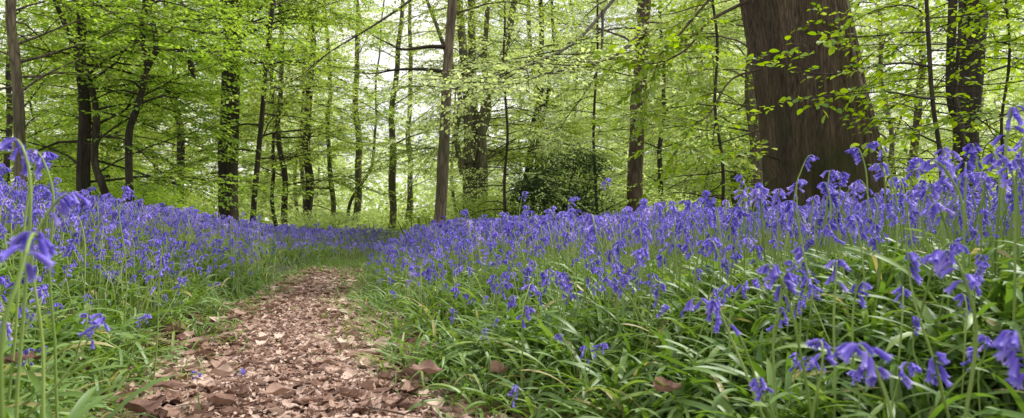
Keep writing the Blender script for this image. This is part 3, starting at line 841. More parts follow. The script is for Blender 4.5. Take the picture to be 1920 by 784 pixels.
class Tree:
    """collects wood and leaves of one tree"""
    def __init__(self, seed, leaf=.065, lod=1, twig_gap=.10, leaf_gap=.036, twig_len=.34, twig_wood=True, tilt=.5, branch_sides=5):
        self.g = np.random.default_rng(seed)
        self.trunk, self.branches, self.crown, self.wood = MB(), [], MB(), MB()
        self.leaf, self.lod, self.twig_gap, self.leaf_gap, self.twig_len, self.tw, self.tilt, self.bs = leaf, lod, twig_gap, leaf_gap, twig_len, twig_wood, tilt, branch_sides
        self.tS, self.tD, self.tL = [], [], []

    def twigs_on(self, pts, t0=.15, dens=1.0):
        g = self.g
        seg = np.linalg.norm(np.diff(pts, axis=0), axis=1); cum = np.concatenate([[0], np.cumsum(seg)]); tot = cum[-1]
        n = max(2, int(tot * (1 - t0) / self.twig_gap * dens))
        s = np.linspace(t0, 1, n) * tot + g.normal(0, .02, n); s = np.clip(s, 0, tot)
        P = np.stack([np.interp(s, cum, pts[:, k]) for k in range(3)], -1)
        D = nrm(np.stack([np.interp(s, cum, np.gradient(pts[:, k])) for k in range(3)], -1))
        sg = np.where(np.arange(n) % 2, 1, -1)
        ang = sg * g.uniform(.45, 1.1, n)
        c, si = np.cos(ang), np.sin(ang)
        D2 = np.stack([D[:, 0] * c - D[:, 1] * si, D[:, 0] * si + D[:, 1] * c, D[:, 2] * .6 + g.normal(0, .18, n)], -1)
        self.tS.append(P); self.tD.append(nrm(D2)); self.tL.append(self.twig_len * g.uniform(.5, 1.3, n) * (1.1 - .4 * s / tot))
        self.tS.append(P[-1:]); self.tD.append(D[-1:]); self.tL.append(np.array([self.twig_len * .8]))

    def branch(self, pts, r0, r1=.003, sub_gap=.2, sub_len=.48, dens=1.0, own=False, t0=.2, subs=True, wood=None):
        """a main branch along the polyline pts, with side branches in a flat spray and twigs on them"""
        g = self.g
        pts = np.asarray(pts, float)
        mb = MB() if own else (self.wood if wood is None else wood)
        tube(mb, pts, r1 + (r0 - r1) * np.linspace(1, 0, len(pts)) ** 1.3, 7 if own else self.bs, tint=.3)
        L = np.linalg.norm(np.diff(pts, axis=0), axis=1).sum()
        self.twigs_on(pts, t0=.35, dens=dens)
        if subs:
            n = max(2, int(L / sub_gap))
            for i in range(n):
                t = t0 + (1 - t0) * (i + g.random()) / n
                f = t * (len(pts) - 1); i0 = min(len(pts) - 2, int(f))
                p = pts[i0] + (pts[i0 + 1] - pts[i0]) * (f - i0); d = nrm(pts[i0 + 1] - pts[i0])
                a = (1 if i % 2 else -1) * g.uniform(.5, 1.15)
                c, s = math.cos(a), math.sin(a)
                d2 = nrm(np.array([d[0] * c - d[1] * s, d[0] * s + d[1] * c, d[2] * .5 + g.normal(.02, .16)]))
                sl = L * sub_len * (1 - .6 * t) * g.uniform(.6, 1.25)
                m = 5
                q = [p]
                for k in range(m):
                    d2 = nrm(d2 + np.array([g.normal(0, .12), g.normal(0, .12), g.normal(-.03, .08)]))
                    q.append(q[-1] + d2 * sl / m)
                q = np.array(q)
                rr = max(.0025, (r0 + (r1 - r0) * t) * .5)
                tube(mb, q, np.linspace(rr, .0018, m + 1), 4, tint=.3)
                self.twigs_on(q, dens=dens)
        if own: self.branches.append(mb)

    def auto(self, tp, tr, h0, h1, n, length, elev=(5, 35), az=None, dens=1.0, droop=.06, up=0.0, back=0.0):
        """n branches along trunk polyline tp between heights h0..h1"""
        g = self.g
        z = tp[:, 2]
        for i in range(n):
            h = h0 + (h1 - h0) * ((i + g.random()) / n) ** 1.05
            p = np.array([np.interp(h, z, tp[:, k]) for k in range(3)]); r = np.interp(h, z, tr)
            a = (i * 2.399 + g.normal(0, .4)) if az is None else g.uniform(*az)
            if g.random() < back: a = abs((a + math.pi) % (2 * math.pi) - math.pi)
            e = R(g.uniform(*elev))
            L = length * g.uniform(.65, 1.2) * (1 - .35 * max(0, (h - h0)) / max(.1, h1 - h0))
            d = np.array([math.cos(a) * math.cos(e), math.sin(a) * math.cos(e), math.sin(e)])
            m = 7; q = [p]
            for k in range(m):
                d = nrm(d + np.array([g.normal(0, .13), g.normal(0, .13), g.normal(-droop - .05 * (e > .5) + up, .11)]))
                q.append(q[-1] + d * L / m)
            self.branch(np.array(q), min(r * .45, .005 + L * .0065), dens=dens)

    def leaves(self, t_lo=.3, t_hi=.5):
        g = self.g
        if not self.tS: return
        S = np.concatenate(self.tS); D = np.concatenate(self.tD); Ln = np.concatenate(self.tL)
        keep = g.random(len(S)) < .93
        S, D, Ln = S[keep], D[keep], Ln[keep]
        M_ = len(S)
        dr = np.array([0, 0, -1.0])
        if self.tw:       # thin twig wood, three sided
            e = S + D * Ln[:, None] + dr * (Ln ** 2)[:, None] * .15
            a = nrm(np.cross(D, [0.01, .02, 1])); b = np.cross(D, a)
            r = .0011 + .0012 * (self.leaf / .065)
            ring = [a * r, (-.5 * a + .87 * b) * r, (-.5 * a - .87 * b) * r]
            V = np.stack([S + ring[0], S + ring[1], S + ring[2], e], 1)
            off = (np.arange(M_) * 4)[:, None, None]
            T = (np.array([(0, 1, 3), (1, 2, 3), (2, 0, 3)])[None] + off).reshape(-1, 3)
            self.wood.add(V.reshape(-1, 3), None, T, tint=.3)
        K = np.maximum(2, (Ln / self.leaf_gap).astype(int)); tot = int(K.sum())
        ti = np.repeat(np.arange(M_), K)
        kk = np.arange(tot) - np.repeat(np.concatenate([[0], np.cumsum(K)[:-1]]), K)
        t = (kk + .6) / K[ti]
        s = np.where(kk % 2, 1.0, -1.0)
        L_ = Ln[ti]; d = D[ti]
        pos = S[ti] + d * (L_ * t)[:, None] + dr * ((L_ * t) ** 2)[:, None] * .15
        ang = s * g.uniform(.5, 1.0, tot) * (1 - .7 * (t > .92))
        c, si = np.cos(ang), np.sin(ang)
        ax = np.stack([d[:, 0] * c - d[:, 1] * si, d[:, 0] * si + d[:, 1] * c, d[:, 2] - .12 + g.normal(0, .2, tot)], -1)
        nor = np.stack([g.normal(0, self.tilt, tot), g.normal(0, self.tilt, tot), np.ones(tot)], -1)
        size = self.leaf * g.uniform(.6, 1.2, tot)
        clump = g.normal(0, .16, M_)[ti]
        tint = np.clip(t_lo + (t_hi - t_lo) * g.random(tot) + clump + g.normal(0, .10, tot), 0, 1)
        leaf_arrays(self.crown, pos, ax, nor, size, tint, self.lod)
        self.nleaf = tot

    def finish(self, name, label, cat, base, bark, leafm, group=None, bmat=None):
        root = thing(name, label, cat, tuple(base), group)
        off = np.asarray(base, float)
        def put(mb, nm, m):
            mb.V = [v - off for v in mb.V]
            return mb.obj(nm, m, root)
        if self.wood.n:
            W = self.wood.cat(); self.trunk.add(W[0], W[1], W[2], tint=.3)
        put(self.trunk, 'trunk', M[bark])
        for b in self.branches: put(b, 'branch', M[bmat or bark])
        if self.crown.n: put(self.crown, 'crown', M[leafm])
        return root

def knots(seed, amp=.08):
    g = np.random.default_rng(seed)
    ph = g.uniform(0, 6.28, 6); 
    kn = [(g.uniform(0, 6.28), g.uniform(3, 26), g.uniform(.12, .3)) for _ in range(11)]
    def fn(th, i):
        k = sum(h * np.exp(-(((th - a + np.pi) % (2 * np.pi) - np.pi) / .35) ** 2 - ((i - q) / .7) ** 2) for a, q, h in kn)
        return 1 + k * min(1, amp / .05) + amp * np.sin(2 * th + ph[0] + i * .21) * np.sin(i * .37 + ph[1]) + amp * .6 * np.sin(3 * th + ph[2] - i * .33) + amp * .5 * np.sin(5 * th + ph[3] + i * .9)
    return fn

def trunk_line(pix, d, n=46, top=9.0, lean_y=0.0, wpx=(30, 22), flare=1.35, seed=0, wob=.012):
    """pixel polyline from foot to top of picture -> world polyline from the ground to height top, with radii"""
    P = [at(px, py, d) for px, py in pix]
    base = P[0].copy(); g0 = float(ground_z(base[0], d))
    first = P[0] + (P[0] - P[1]) * ((P[0][2] - g0 + .12) / max(.05, P[1][2] - P[0][2]))
    first = np.array([P[0][0] + np.clip(first[0] - P[0][0], -.25, .25), d, g0 - .1])
    g = np.random.default_rng(seed + 5)
    ext = P[-1].copy(); dirv = P[-1] - P[-2]; dirv = dirv / max(.05, dirv[2])
    pts = [first] + P
    while ext[2] < top:
        ext = ext + np.array([dirv[0] * .8 + g.normal(0, .04), g.normal(0, .05), 1.0]) * 1.3
        pts.append(ext.copy())
    pts = spline(pts, n)
    s = (pts[:, 2] - pts[0, 2]) / (pts[-1, 2] - pts[0, 2])
    pa = g.uniform(0, 6.28, 4)
    pts[:, 0] += wob * (np.sin(pts[:, 2] * 1.5 + pa[0]) + .6 * np.sin(pts[:, 2] * 3.4 + pa[1])); pts[:, 1] += wob * np.sin(pts[:, 2] * 1.9 + pa[2])
    r_base, r_pic = wpx[0] / FPX * d / 2, wpx[1] / FPX * d / 2
    zp = P[-1][2]
    r = np.interp(pts[:, 2], [g0, zp, top + .5], [r_base, r_pic, max(.012, r_pic * .35)])
    r = r * (1 + (flare - 1) * np.exp(-np.maximum(pts[:, 2] - g0, 0) / .22))
    return pts, r

trees = []
def hero(name, label, pix, d, wpx, bark, leafm, seed, hb=1.5, ht=8, nb=26, blen=2.4, leaf=.065, lod=1, extra=(), top=9.5, dens=1.0, sides=14,
         elev=(0, 48), flare=1.3, amp=.06, tints=(.3, .5), leaf_gap=.036, twig_gap=.10, extra_trunks=(), cat='tree', twig_len=.34, az=None, tilt=.5, n=46, back=.5, bmat=None, wob=.012):
    t = Tree(seed, leaf, lod, twig_gap=twig_gap, leaf_gap=leaf_gap, twig_len=twig_len, tilt=tilt)
    pts, r = trunk_line(pix, d, wpx=wpx, top=top, seed=seed, flare=flare, n=n, wob=wob)
    tube(t.trunk, pts, r, sides, fn=knots(seed, amp), tint=.3)
    base = np.array([pts[0][0], pts[0][1], float(ground_z(pts[0][0], pts[0][1]))])
    ht = min(ht, .37 * d + 1.6)
    if nb: t.auto(pts, r, hb, ht, nb, blen, elev=elev, dens=dens, az=az, back=back if az is None else 0)
    for ex in extra_trunks:
        p2 = spline([at(*q) for q in ex['p']], 26)
        r2 = np.linspace(ex['w'][0], ex['w'][1], 26) / FPX * d / 2
        tube(t.trunk, p2, r2, 9, fn=knots(seed + 3, amp), tint=.3)
        if ex.get('nb'): t.auto(p2[np.argsort(p2[:, 2])], r2[::-1], max(hb, p2[:, 2].min()), p2[:, 2].max(), ex['nb'], blen * .7, dens=dens, back=back)
    for ex in extra:
        p2 = spline([at(*q) for q in ex['p']], 16)
        t.branch(p2, ex.get('w', 6) / FPX * ex['p'][0][2] / 2, ex.get('r1', .002), sub_len=ex.get('sub', .3), dens=ex.get('dens', 1.0), own=True, t0=ex.get('t0', .25), sub_gap=ex.get('gap', .28))
    t.leaves(*tints)
    o = t.finish(name, label, cat, base, bark, leafm, bmat=bmat)
    trees.append((label[:30], t.nleaf if hasattr(t, 'nleaf') else 0))
    return o

# --- left side
hero('young_tree', 'slim pale grey trunk standing at the left edge of the wood', [(36, 345), (34, 200), (28, 100), (24, 0)], 8.0, (21, 16), 'bark_grey', 'leaf_dark', 1,
     hb=2.0, nb=20, blen=2.0, back=.9)
hero('forked_tree', 'dark trunk with a crooked second stem bending from its foot to the upper left', [(158, 392), (159, 300), (160, 190), (150, 100), (152, 10)], 9.5, (25, 16), 'bark_dark', 'leaf_dark', 2,
     back=.85, hb=1.1, nb=30, blen=2.6,
     extra_trunks=[{'p': [(210, 400, 9.4), (190, 340, 9.3), (177, 300, 9.3), (181, 215, 9.3), (166, 145, 9.3), (140, 85, 9.3), (103, 0, 9.2), (80, -90, 9.2)], 'w': (14, 7), 'nb': 6}],
     extra=[{'p': [(140, 103, 9.3), (95, 95, 9.0), (45, 84, 8.8), (-10, 66, 8.6)], 'w': 6}, {'p': [(172, 150, 9.3), (215, 120, 9.0), (240, 90, 8.7), (300, 70, 8.6)], 'w': 6},
            {'p': [(183, 205, 9.3), (240, 195, 9.1), (300, 205, 8.9)], 'w': 5}, {'p': [(185, 255, 9.3), (240, 265, 9.2), (300, 320, 9.1), (330, 340, 9)], 'w': 5, 'dens': .5}])
hero('sinuous_tree', 'thin dark tree with a winding trunk that forks near the top', [(244, 360), (243, 300), (244, 245), (264, 185), (277, 130), (268, 70), (266, 40), (272, -20)], 9.0, (15, 9), 'bark_dark', 'leaf_dark', 3,
     back=1.0, hb=2.1, nb=24, blen=2.3, sides=9,
     extra_trunks=[{'p': [(276, 132, 9.0), (292, 90, 9.0), (288, 45, 9.0), (280, 20, 9.0), (292, -20, 9.0), (300, -120, 9.0)], 'w': (10, 6), 'nb': 4}],
     extra=[{'p': [(265, 168, 9), (248, 152, 8.8), (215, 150, 8.6), (185, 154, 8.5)], 'w': 5}, {'p': [(291, 75, 9), (330, 55, 8.8), (390, 62, 8.6), (450, 78, 8.4)], 'w': 5},
            {'p': [(278, 90, 9), (330, 98, 8.9), (372, 108, 8.8), (420, 92, 8.6)], 'w': 4}, {'p': [(268, 40, 9), (235, 45, 8.8), (200, 35, 8.7)], 'w': 4}])
hero('straight_tree', 'tall straight dark trunk rising behind the bluebells left of the path', [(429, 405), (430, 250), (433, 120), (436, 0)], 12.0, (37, 30), 'bark_dark', 'leaf_dark', 4,
     back=.95, hb=3.3, nb=30, blen=3.0, top=11, ht=10, sides=18, amp=.03)
hero('young_tree', 'very slender leaning trunk just right of the straight dark one', [(476, 410), (481, 300), (492, 200), (500, 110), (514, 0)], 11.0, (11, 8), 'bark_dark', 'leaf_mid', 5,
     back=1.0, hb=1.5, nb=26, blen=2.1, sides=8, leaf=.06)
# --- middle
hero('young_tree', 'bare pale pole like trunk with knots, standing where the two banks meet', [(824, 415), (828, 320), (836, 210), (842, 100), (849, 0)], 9.5, (24, 16), 'bark_grey', 'leaf_mid', 7,
     back=1.0, bmat='bark_dark', hb=3.4, nb=14, blen=2.2, ht=9, amp=.05, leaf=.055,
     extra=[{'p': [(842, 88, 9.5), (800, 88, 9.4), (756, 93, 9.3), (725, 80, 9.2), (698, 66, 9.1)], 'w': 9, 'dens': .45, 'r1': .006}, {'p': [(836, 136, 9.5), (795, 130, 9.4), (742, 131, 9.3), (700, 138, 9.2), (655, 135, 9.0)], 'w': 9, 'dens': .45, 'r1': .005},
            {'p': [(852, -70, 9.5), (770, 0, 9.0), (700, 48, 8.6), (615, 100, 8.2), (560, 145, 8.0), (515, 165, 7.8)], 'w': 6, 'dens': .7, 'r1': .003, 't0': .45}])
hero('multi_stem_tree', 'mossy tree with several upright stems fused at the base behind the pale pole trunk', [(878, 400), (880, 300), (878, 200), (868, 100), (862, 0)], 15.0, (24, 13), 'bark_mossy', 'leaf_mid', 8,
     back=.8, hb=1.6, nb=26, blen=3.2, top=12, ht=11, leaf=.07,
     extra_trunks=[{'p': [(884, 380, 15.2), (890, 280, 15.2), (886, 150, 15.2), (884, 0, 15.2), (880, -200, 15.2)], 'w': (20, 12), 'nb': 5},
                   {'p': [(905, 390, 15.0), (906, 300, 15.0), (905, 215, 15.0), (945, 100, 15.0), (965, 0, 15.0), (990, -150, 15)], 'w': (20, 10), 'nb': 5},
                   {'p': [(885, 300, 15.0), (915, 215, 15.1), (908, 120, 15.1), (915, 0, 15.1), (920, -180, 15)], 'w': (13, 8), 'nb': 4},
                   {'p': [(868, 330, 14.8), (855, 250, 14.8), (862, 180, 14.9), (830, 80, 14.9), (800, 0, 14.9)], 'w': (12, 6), 'nb': 4}])
hero('beech_tree', 'reddish brown trunk with a slight bend standing above the right bank', [(1190, 385), (1191, 300), (1195, 210), (1204, 110), (1209, 0)], 13.0, (32, 22), 'bark_brown', 'leaf_hazed', 9,
     back=1.0, bmat='bark_dark', hb=3.6, nb=16, blen=3.0, top=11, ht=10, leaf=.065,
     extra=[{'p': [(1210, -60, 13), (1150, 0, 12), (1080, 78, 10.5), (985, 125, 9), (900, 148, 8), (838, 162, 7.5)], 'w': 8, 'dens': .8, 'r1': .003, 't0': .4},
            {'p': [(1206, 60, 13), (1160, 100, 11), (1100, 122, 9.5), (1020, 140, 8.4), (950, 165, 7.6)], 'w': 9, 'dens': .8, 't0': .3},
            {'p': [(1205, 110, 13), (1235, 100, 12), (1265, 85, 11), (1310, 50, 10)], 'w': 9, 'dens': .8},
            {'p': [(1130, 20, 11), (1128, 90, 10.5), (1112, 150, 10), (1060, 225, 9.6), (1040, 262, 9.5)], 'w': 6, 'dens': .6, 'sub': .2}])
# slim far trunks that can be pointed at
far = [
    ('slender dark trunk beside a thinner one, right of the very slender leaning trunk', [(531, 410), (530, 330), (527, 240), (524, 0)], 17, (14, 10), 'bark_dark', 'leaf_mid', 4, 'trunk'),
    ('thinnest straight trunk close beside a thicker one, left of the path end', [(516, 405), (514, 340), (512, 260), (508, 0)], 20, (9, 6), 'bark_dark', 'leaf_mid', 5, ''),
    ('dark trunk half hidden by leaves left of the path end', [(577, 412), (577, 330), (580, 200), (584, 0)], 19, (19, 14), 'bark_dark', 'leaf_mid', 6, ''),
    ('bare thin trunk with one low side limb, left of the bright clearing', [(620, 400), (620, 330), (617, 200), (612, 0)], 21, (12, 8), 'bark_mossy', 'leaf_hazed', 7, ''),
    ('upright mossy trunk standing straight above the end of the path', [(669, 405), (671, 300), (670, 180), (668, 60), (667, 0)], 20, (16, 12), 'bark_mossy', 'leaf_hazed', 8, ''),
    ('crooked low trunk leaning against the upright mossy one above the path end', [(655, 400), (662, 375), (678, 345), (697, 300), (705, 200), (712, 90)], 22, (9, 4), 'bark_mossy', 'leaf_hazed', 9, ''),
    ('grey green trunk forking high up, between the path end and the pale pole trunk', [(733, 405), (735, 320), (738, 230), (743, 130), (752, 0)], 18, (17, 11), 'bark_mossy', 'leaf_hazed', 10, ''),
    ('stout short looking trunk in shade right of the grey green forked one', [(767, 405), (767, 340), (768, 230), (770, 0)], 27, (14, 9), 'bark_mossy', 'leaf_hazed', 11, ''),
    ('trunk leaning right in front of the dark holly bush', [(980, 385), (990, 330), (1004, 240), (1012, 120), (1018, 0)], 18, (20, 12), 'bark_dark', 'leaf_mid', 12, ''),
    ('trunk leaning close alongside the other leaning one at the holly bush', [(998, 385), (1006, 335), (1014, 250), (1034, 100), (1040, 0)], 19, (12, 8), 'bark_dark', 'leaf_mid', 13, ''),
    ('thin dark trunk right of the reddish brown one at the back', [(1238, 380), (1240, 300), (1243, 200), (1240, 0)], 20, (12, 8), 'bark_dark', 'leaf_hazed', 14, ''),
    ('pale grey trunk partly hidden by the left side of the old leaning trunk', [(1418, 390), (1420, 300), (1414, 200), (1405, 60), (1400, 0)], 12, (30, 20), 'bark_grey', 'leaf_hazed', 15, ''),
    ('slim trunk showing just right of the old leaning trunk', [(1665, 330), (1667, 250), (1655, 120), (1648, 0)], 14, (12, 9), 'bark_grey', 'leaf_hazed', 16, ''),
    ('faint grey trunk behind the leafy sprays right of the old trunk', [(1716, 340), (1718, 220), (1724, 100), (1735, 0)], 15, (20, 15), 'bark_grey', 'leaf_hazed', 17, ''),
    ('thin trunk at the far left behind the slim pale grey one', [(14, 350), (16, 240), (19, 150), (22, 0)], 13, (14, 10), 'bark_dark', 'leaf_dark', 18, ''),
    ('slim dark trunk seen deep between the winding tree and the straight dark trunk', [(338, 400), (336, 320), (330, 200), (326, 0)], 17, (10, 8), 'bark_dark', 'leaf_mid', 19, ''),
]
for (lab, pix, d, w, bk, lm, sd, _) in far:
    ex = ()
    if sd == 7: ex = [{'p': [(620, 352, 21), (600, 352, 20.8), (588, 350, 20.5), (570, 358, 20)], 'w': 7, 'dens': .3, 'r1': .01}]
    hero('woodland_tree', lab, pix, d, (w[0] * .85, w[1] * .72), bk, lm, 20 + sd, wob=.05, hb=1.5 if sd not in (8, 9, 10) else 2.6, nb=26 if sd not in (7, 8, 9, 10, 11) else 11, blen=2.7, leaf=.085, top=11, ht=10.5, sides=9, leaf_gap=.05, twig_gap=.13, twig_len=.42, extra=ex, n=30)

# --- right: the old leaning trunk
def old_tree():
    d = 7.0
    t = Tree(77, .075, 1)
    L = [(1436, 470), (1446, 420), (1445, 370), (1437, 300), (1428, 200), (1414, 100), (1396, 0), (1375, -120), (1350, -300), (1335, -520)]
    Rr = [(1672, 470), (1656, 420), (1645, 370), (1634, 270), (1615, 190), (1597, 100), (1577, 0), (1553, -120), (1520, -300), (1490, -520)]
    ln = []
    for z_ in np.linspace(.12, 5.4, 70):
        py = HY - (z_ - CAM_Z) * FPX / d
        l = np.interp(-py, [-q[1] for q in L], [q[0] for q in L]); r_ = np.interp(-py, [-q[1] for q in Rr], [q[0] for q in Rr])
        c = at((l + r_) / 2, py, d); ln.append((c, (r_ - l) / 2 / FPX * d))
    pts = np.array([a for a, b in ln]); rad = np.array([b for a, b in ln])
    g = np.random.default_rng(5); ph = g.uniform(0, 6.28, 12)
    z = pts[:, 2]
    def fn(th, i):
        zz = z[i]
        f = 1 + .016 * np.sin(3 * th + ph[0] + .5 * zz) + .016 * np.sin(5 * th + ph[1] - .6 * zz) + .012 * np.sin(9 * th + ph[2] + .8 * np.sin(1.3 * zz))
        f += .017 * np.sin(23 * th + 2.2 * np.sin(1.1 * zz + ph[3]) + ph[4]) + .011 * np.sin(41 * th + 3 * np.sin(1.7 * zz + ph[5])) + .004 * np.sin(67 * th + 3 * np.sin(2.9 * zz))
        # deep fold up the left front of the foot, with a rounded burr either side
        tf = -np.pi / 2 - .62 + .10 * zz
        dth = (th - tf + np.pi) % (2 * np.pi) - np.pi
        k = math.exp(-max(0, zz - .55) / .55)
        f -= .20 * k * np.exp(-(dth / .13) ** 2)
        f += .09 * k * np.exp(-((dth + .45) / .28) ** 2) + .05 * k * np.exp(-((dth - .34) / .2) ** 2)
        f += .018 * k * np.sin(7 * zz * 2 + th * 4)
        # root buttresses
        f += .16 * math.exp(-max(0, zz - .2) / .22) * (np.maximum(0, np.sin(2.5 * th + ph[7])) ** 2)
        return f
    tube(t.trunk, pts, rad, 240, fn=fn, tint=.3, cap=True)
    top = pts[-1]
    # limbs above the picture
    for a, e, Ls in ((2.6, 55, 3.6), (.6, 60, 3.8), (4.2, 50, 3.4), (1.6, 40, 3.0)):
        dv = np.array([math.cos(a) * math.cos(R(e)), math.sin(a) * math.cos(R(e)), math.sin(R(e))]); q = [top - dv * .1]
        for k in range(8):
            dv = nrm(dv + np.array([t.g.normal(0, .12), t.g.normal(0, .12), .02])); q.append(q[-1] + dv * Ls / 8)
        t.branch(np.array(q), .2, .03, dens=.6, sub_len=.5)
    # thin shoots from the foot, left side
    for pp, w in (([(1455, 330, 6.55), (1440, 345, 6.3), (1425, 380, 6.2)], 4), ([(1462, 300, 6.5), (1430, 290, 6.1), (1385, 288, 5.8), (1360, 292, 5.6)], 4),
                  ([(1405, 0, 6.7), (1330, 40, 6.2), (1290, 90, 5.9), (1235, 118, 5.7), (1180, 112, 5.6)], 8), ([(1400, -40, 6.7), (1345, -15, 6.3), (1270, 70, 6), (1240, 100, 5.9), (1212, 190, 5.8)], 8),
                  ([(1425, 130, 6.6), (1370, 150, 6.2), (1330, 215, 5.8), (1300, 235, 5.6), (1265, 290, 5.5)], 5)):
        t.branch(spline([at(*q) for q in pp], 14), w / FPX * 6 / 2, .0022, own=True, sub_len=.34, dens=.9, t0=.3)
    t.leaves(.35, .65)
    base = np.array([at(1550, 470, d)[0], d, float(ground_z(at(1550, 470, d)[0], d))])
    t.finish('old_tree', 'massive leaning old trunk with furrowed brown bark and a mossy folded foot', 'tree', base, 'bark_old', 'leaf_near')
old_tree()

hero('woodland_tree', 'broad dark trunk behind the leafy sprays near the right edge', [(1812, 340), (1812, 250), (1822, 130), (1826, 0)], 9.5, (46, 36), 'bark_dark', 'leaf_near', 51,
     hb=2.4, nb=14, blen=2.2, top=9, leaf=.07, sides=16, n=40,
     extra_trunks=[{'p': [(1795, 350, 8.2), (1798, 250, 8.1), (1783, 170, 8.1), (1785, 60, 8.1), (1790, -60, 8.1)], 'w': (20, 11), 'nb': 2}])
# saplings with big fresh leaves in front of and right of the old trunk
hero('sapling', 'thin dark sapling whose long leafy branches cross in front of the old trunk', [(1768, 350), (1764, 280), (1752, 200), (1745, 120), (1738, 0)], 5.2, (9, 7), 'bark_dark', 'leaf_near', 52,
     hb=1.3, ht=3.6, nb=9, blen=1.2, top=4.2, leaf=.062, lod=0, sides=8, flare=1.1, leaf_gap=.042, twig_gap=.12, twig_len=.2, elev=(-5, 20), az=(-.9, .9), tilt=.42,
     extra=[{'p': [(1752, 186, 5.2), (1720, 182, 5.0), (1660, 172, 4.8), (1590, 178, 4.65), (1520, 182, 4.55), (1470, 190, 4.5)], 'w': 5, 'sub': .16, 'dens': .7, 'r1': .0015},
            {'p': [(1746, 125, 5.2), (1690, 118, 5.0), (1620, 128, 4.8), (1540, 140, 4.6), (1470, 120, 4.5), (1420, 110, 4.4)], 'w': 5, 'sub': .2, 'dens': 1.0, 'r1': .0015},
            {'p': [(1742, 60, 5.2), (1690, 62, 5.0), (1630, 68, 4.8), (1560, 70, 4.7), (1500, 88, 4.6)], 'w': 4, 'sub': .13, 'dens': .7, 'r1': .0015},
            {'p': [(1762, 270, 5.2), (1720, 250, 5.0), (1690, 225, 4.9), (1655, 222, 4.8)], 'w': 4, 'sub': .3, 'r1': .0015},
            {'p': [(1740, 30, 5.2), (1700, 10, 5), (1640, 20, 4.8), (1600, 40, 4.7)], 'w': 4, 'sub': .3, 'r1': .0015}])
hero('sapling', 'leafy sapling with crooked stems in front of the broad dark trunk at the right', [(1812, 335), (1800, 260), (1786, 190), (1792, 100), (1800, 0)], 6.0, (8, 6), 'bark_dark', 'leaf_near', 53,
     hb=.9, ht=4, nb=30, blen=1.5, top=4.5, leaf=.062, lod=0, sides=8, flare=1.1, leaf_gap=.042, twig_gap=.12, twig_len=.2, elev=(-5, 25), tilt=.42)
hero('sapling', 'sapling with thin wiry stems and drooping leaves at the right edge', [(1888, 330), (1880, 230), (1892, 120), (1885, 0)], 5.5, (6, 4), 'bark_dark', 'leaf_near', 54,
     hb=.8, ht=4, nb=32, blen=1.4, top=4.3, leaf=.062, lod=0, sides=8, flare=1.1, leaf_gap=.042, twig_gap=.12, twig_len=.2, elev=(-5, 25), tilt=.42)
hero('sapling', 'bright leafy sapling between the reddish brown trunk and the old leaning trunk', [(1356, 380), (1352, 300), (1340, 200), (1345, 90), (1338, 0)], 9.5, (7, 5), 'bark_dark', 'leaf_near', 55,
     hb=.7, ht=4.5, nb=30, blen=1.7, top=5.5, leaf=.062, lod=0, sides=7, flare=1.1, leaf_gap=.05, twig_gap=.16, twig_len=.26, elev=(-5, 25), tilt=.45)
hero('sapling', 'bright leafy sapling left of the reddish brown trunk behind the right bank', [(1120, 390), (1118, 330), (1112, 250), (1118, 120), (1122, 0)], 14.0, (6, 4), 'bark_dark', 'leaf_hazed', 56,
     hb=.7, ht=5, nb=24, blen=2.2, top=5.5, leaf=.065, sides=7, flare=1.1, elev=(-5, 25))
hero('sapling', 'low spreading sapling between the pale pole trunk and the holly bush', [(948, 400), (945, 330), (950, 240), (944, 120), (948, 30)], 11.5, (6, 4), 'bark_dark', 'leaf_hazed', 57,
     hb=.6, ht=4.2, nb=24, blen=2.1, top=5, leaf=.06, sides=7, flare=1.1, elev=(-8, 20))

# --- holly bush and understorey bushes
def bush(name, label, px, d, w, h, leafm, seed, n=5200, leaf=.07, cat='bush', tints=(.2, .6)):
    g = np.random.default_rng(seed)
    x0 = (px - CX) / FPX * d; z0 = float(ground_z(x0, d))
    t = Tree(seed, leaf, 1)
    # stems
    for k in range(7):
        a = g.uniform(0, 6.28); q = [np.array([x0 + .1 * math.cos(a), d + .1 * math.sin(a), z0 - .05])]
        dv = nrm(np.array([math.cos(a) * .5, math.sin(a) * .5, 1]))
        for j in range(5):
            dv = nrm(dv + g.normal(0, .15, 3)); q.append(q[-1] + dv * h * .17)
        tube(t.trunk, np.array(q), np.linspace(.025, .006, 6), 5, tint=.3)
    # clumps of leaves through the volume
    nc = 46
    c = nrm(g.normal(0, 1, (nc, 3))) * (g.random(nc) ** .4)[:, None]
    c[:, 2] = np.abs(c[:, 2])
    C_ = np.array([x0, d, z0 + .12 * h]) + c * np.array([w / 2, w / 2, h * .8])
    ci = g.integers(nc, size=n)
    pos = C_[ci] + g.normal(0, 1, (n, 3)) * np.array([w * .085, w * .085, h * .055])
    pos[:, 2] = np.maximum(pos[:, 2], z0 + .02)
    ax = g.normal(0, 1, (n, 3)) * np.array([1, 1, .35])
    nor = np.stack([g.normal(0, .5, n), g.normal(0, .5, n), np.ones(n)], -1)
    tt = np.clip(g.uniform(*tints, n) + g.normal(0, .15, nc)[ci], 0, 1)
    leaf_arrays(t.crown, pos, ax, nor, leaf * g.uniform(.6, 1.2, n), tt, 1)
    root = thing(name, label, cat, (x0, d, z0))
    off = np.array([x0, d, z0])
    for mb, nm, m in ((t.trunk, 'stem', 'bark_dark'), (t.crown, 'crown', leafm)):
        mb.V = [v - off for v in mb.V]; mb.obj(nm, M[m], root)
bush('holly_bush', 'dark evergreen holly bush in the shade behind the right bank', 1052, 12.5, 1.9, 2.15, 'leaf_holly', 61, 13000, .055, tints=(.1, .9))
bush('shrub', 'bright green low shrub right behind the far end of the path', 700, 19, 2.6, .95, 'leaf_hazed', 62, 5200, .07)
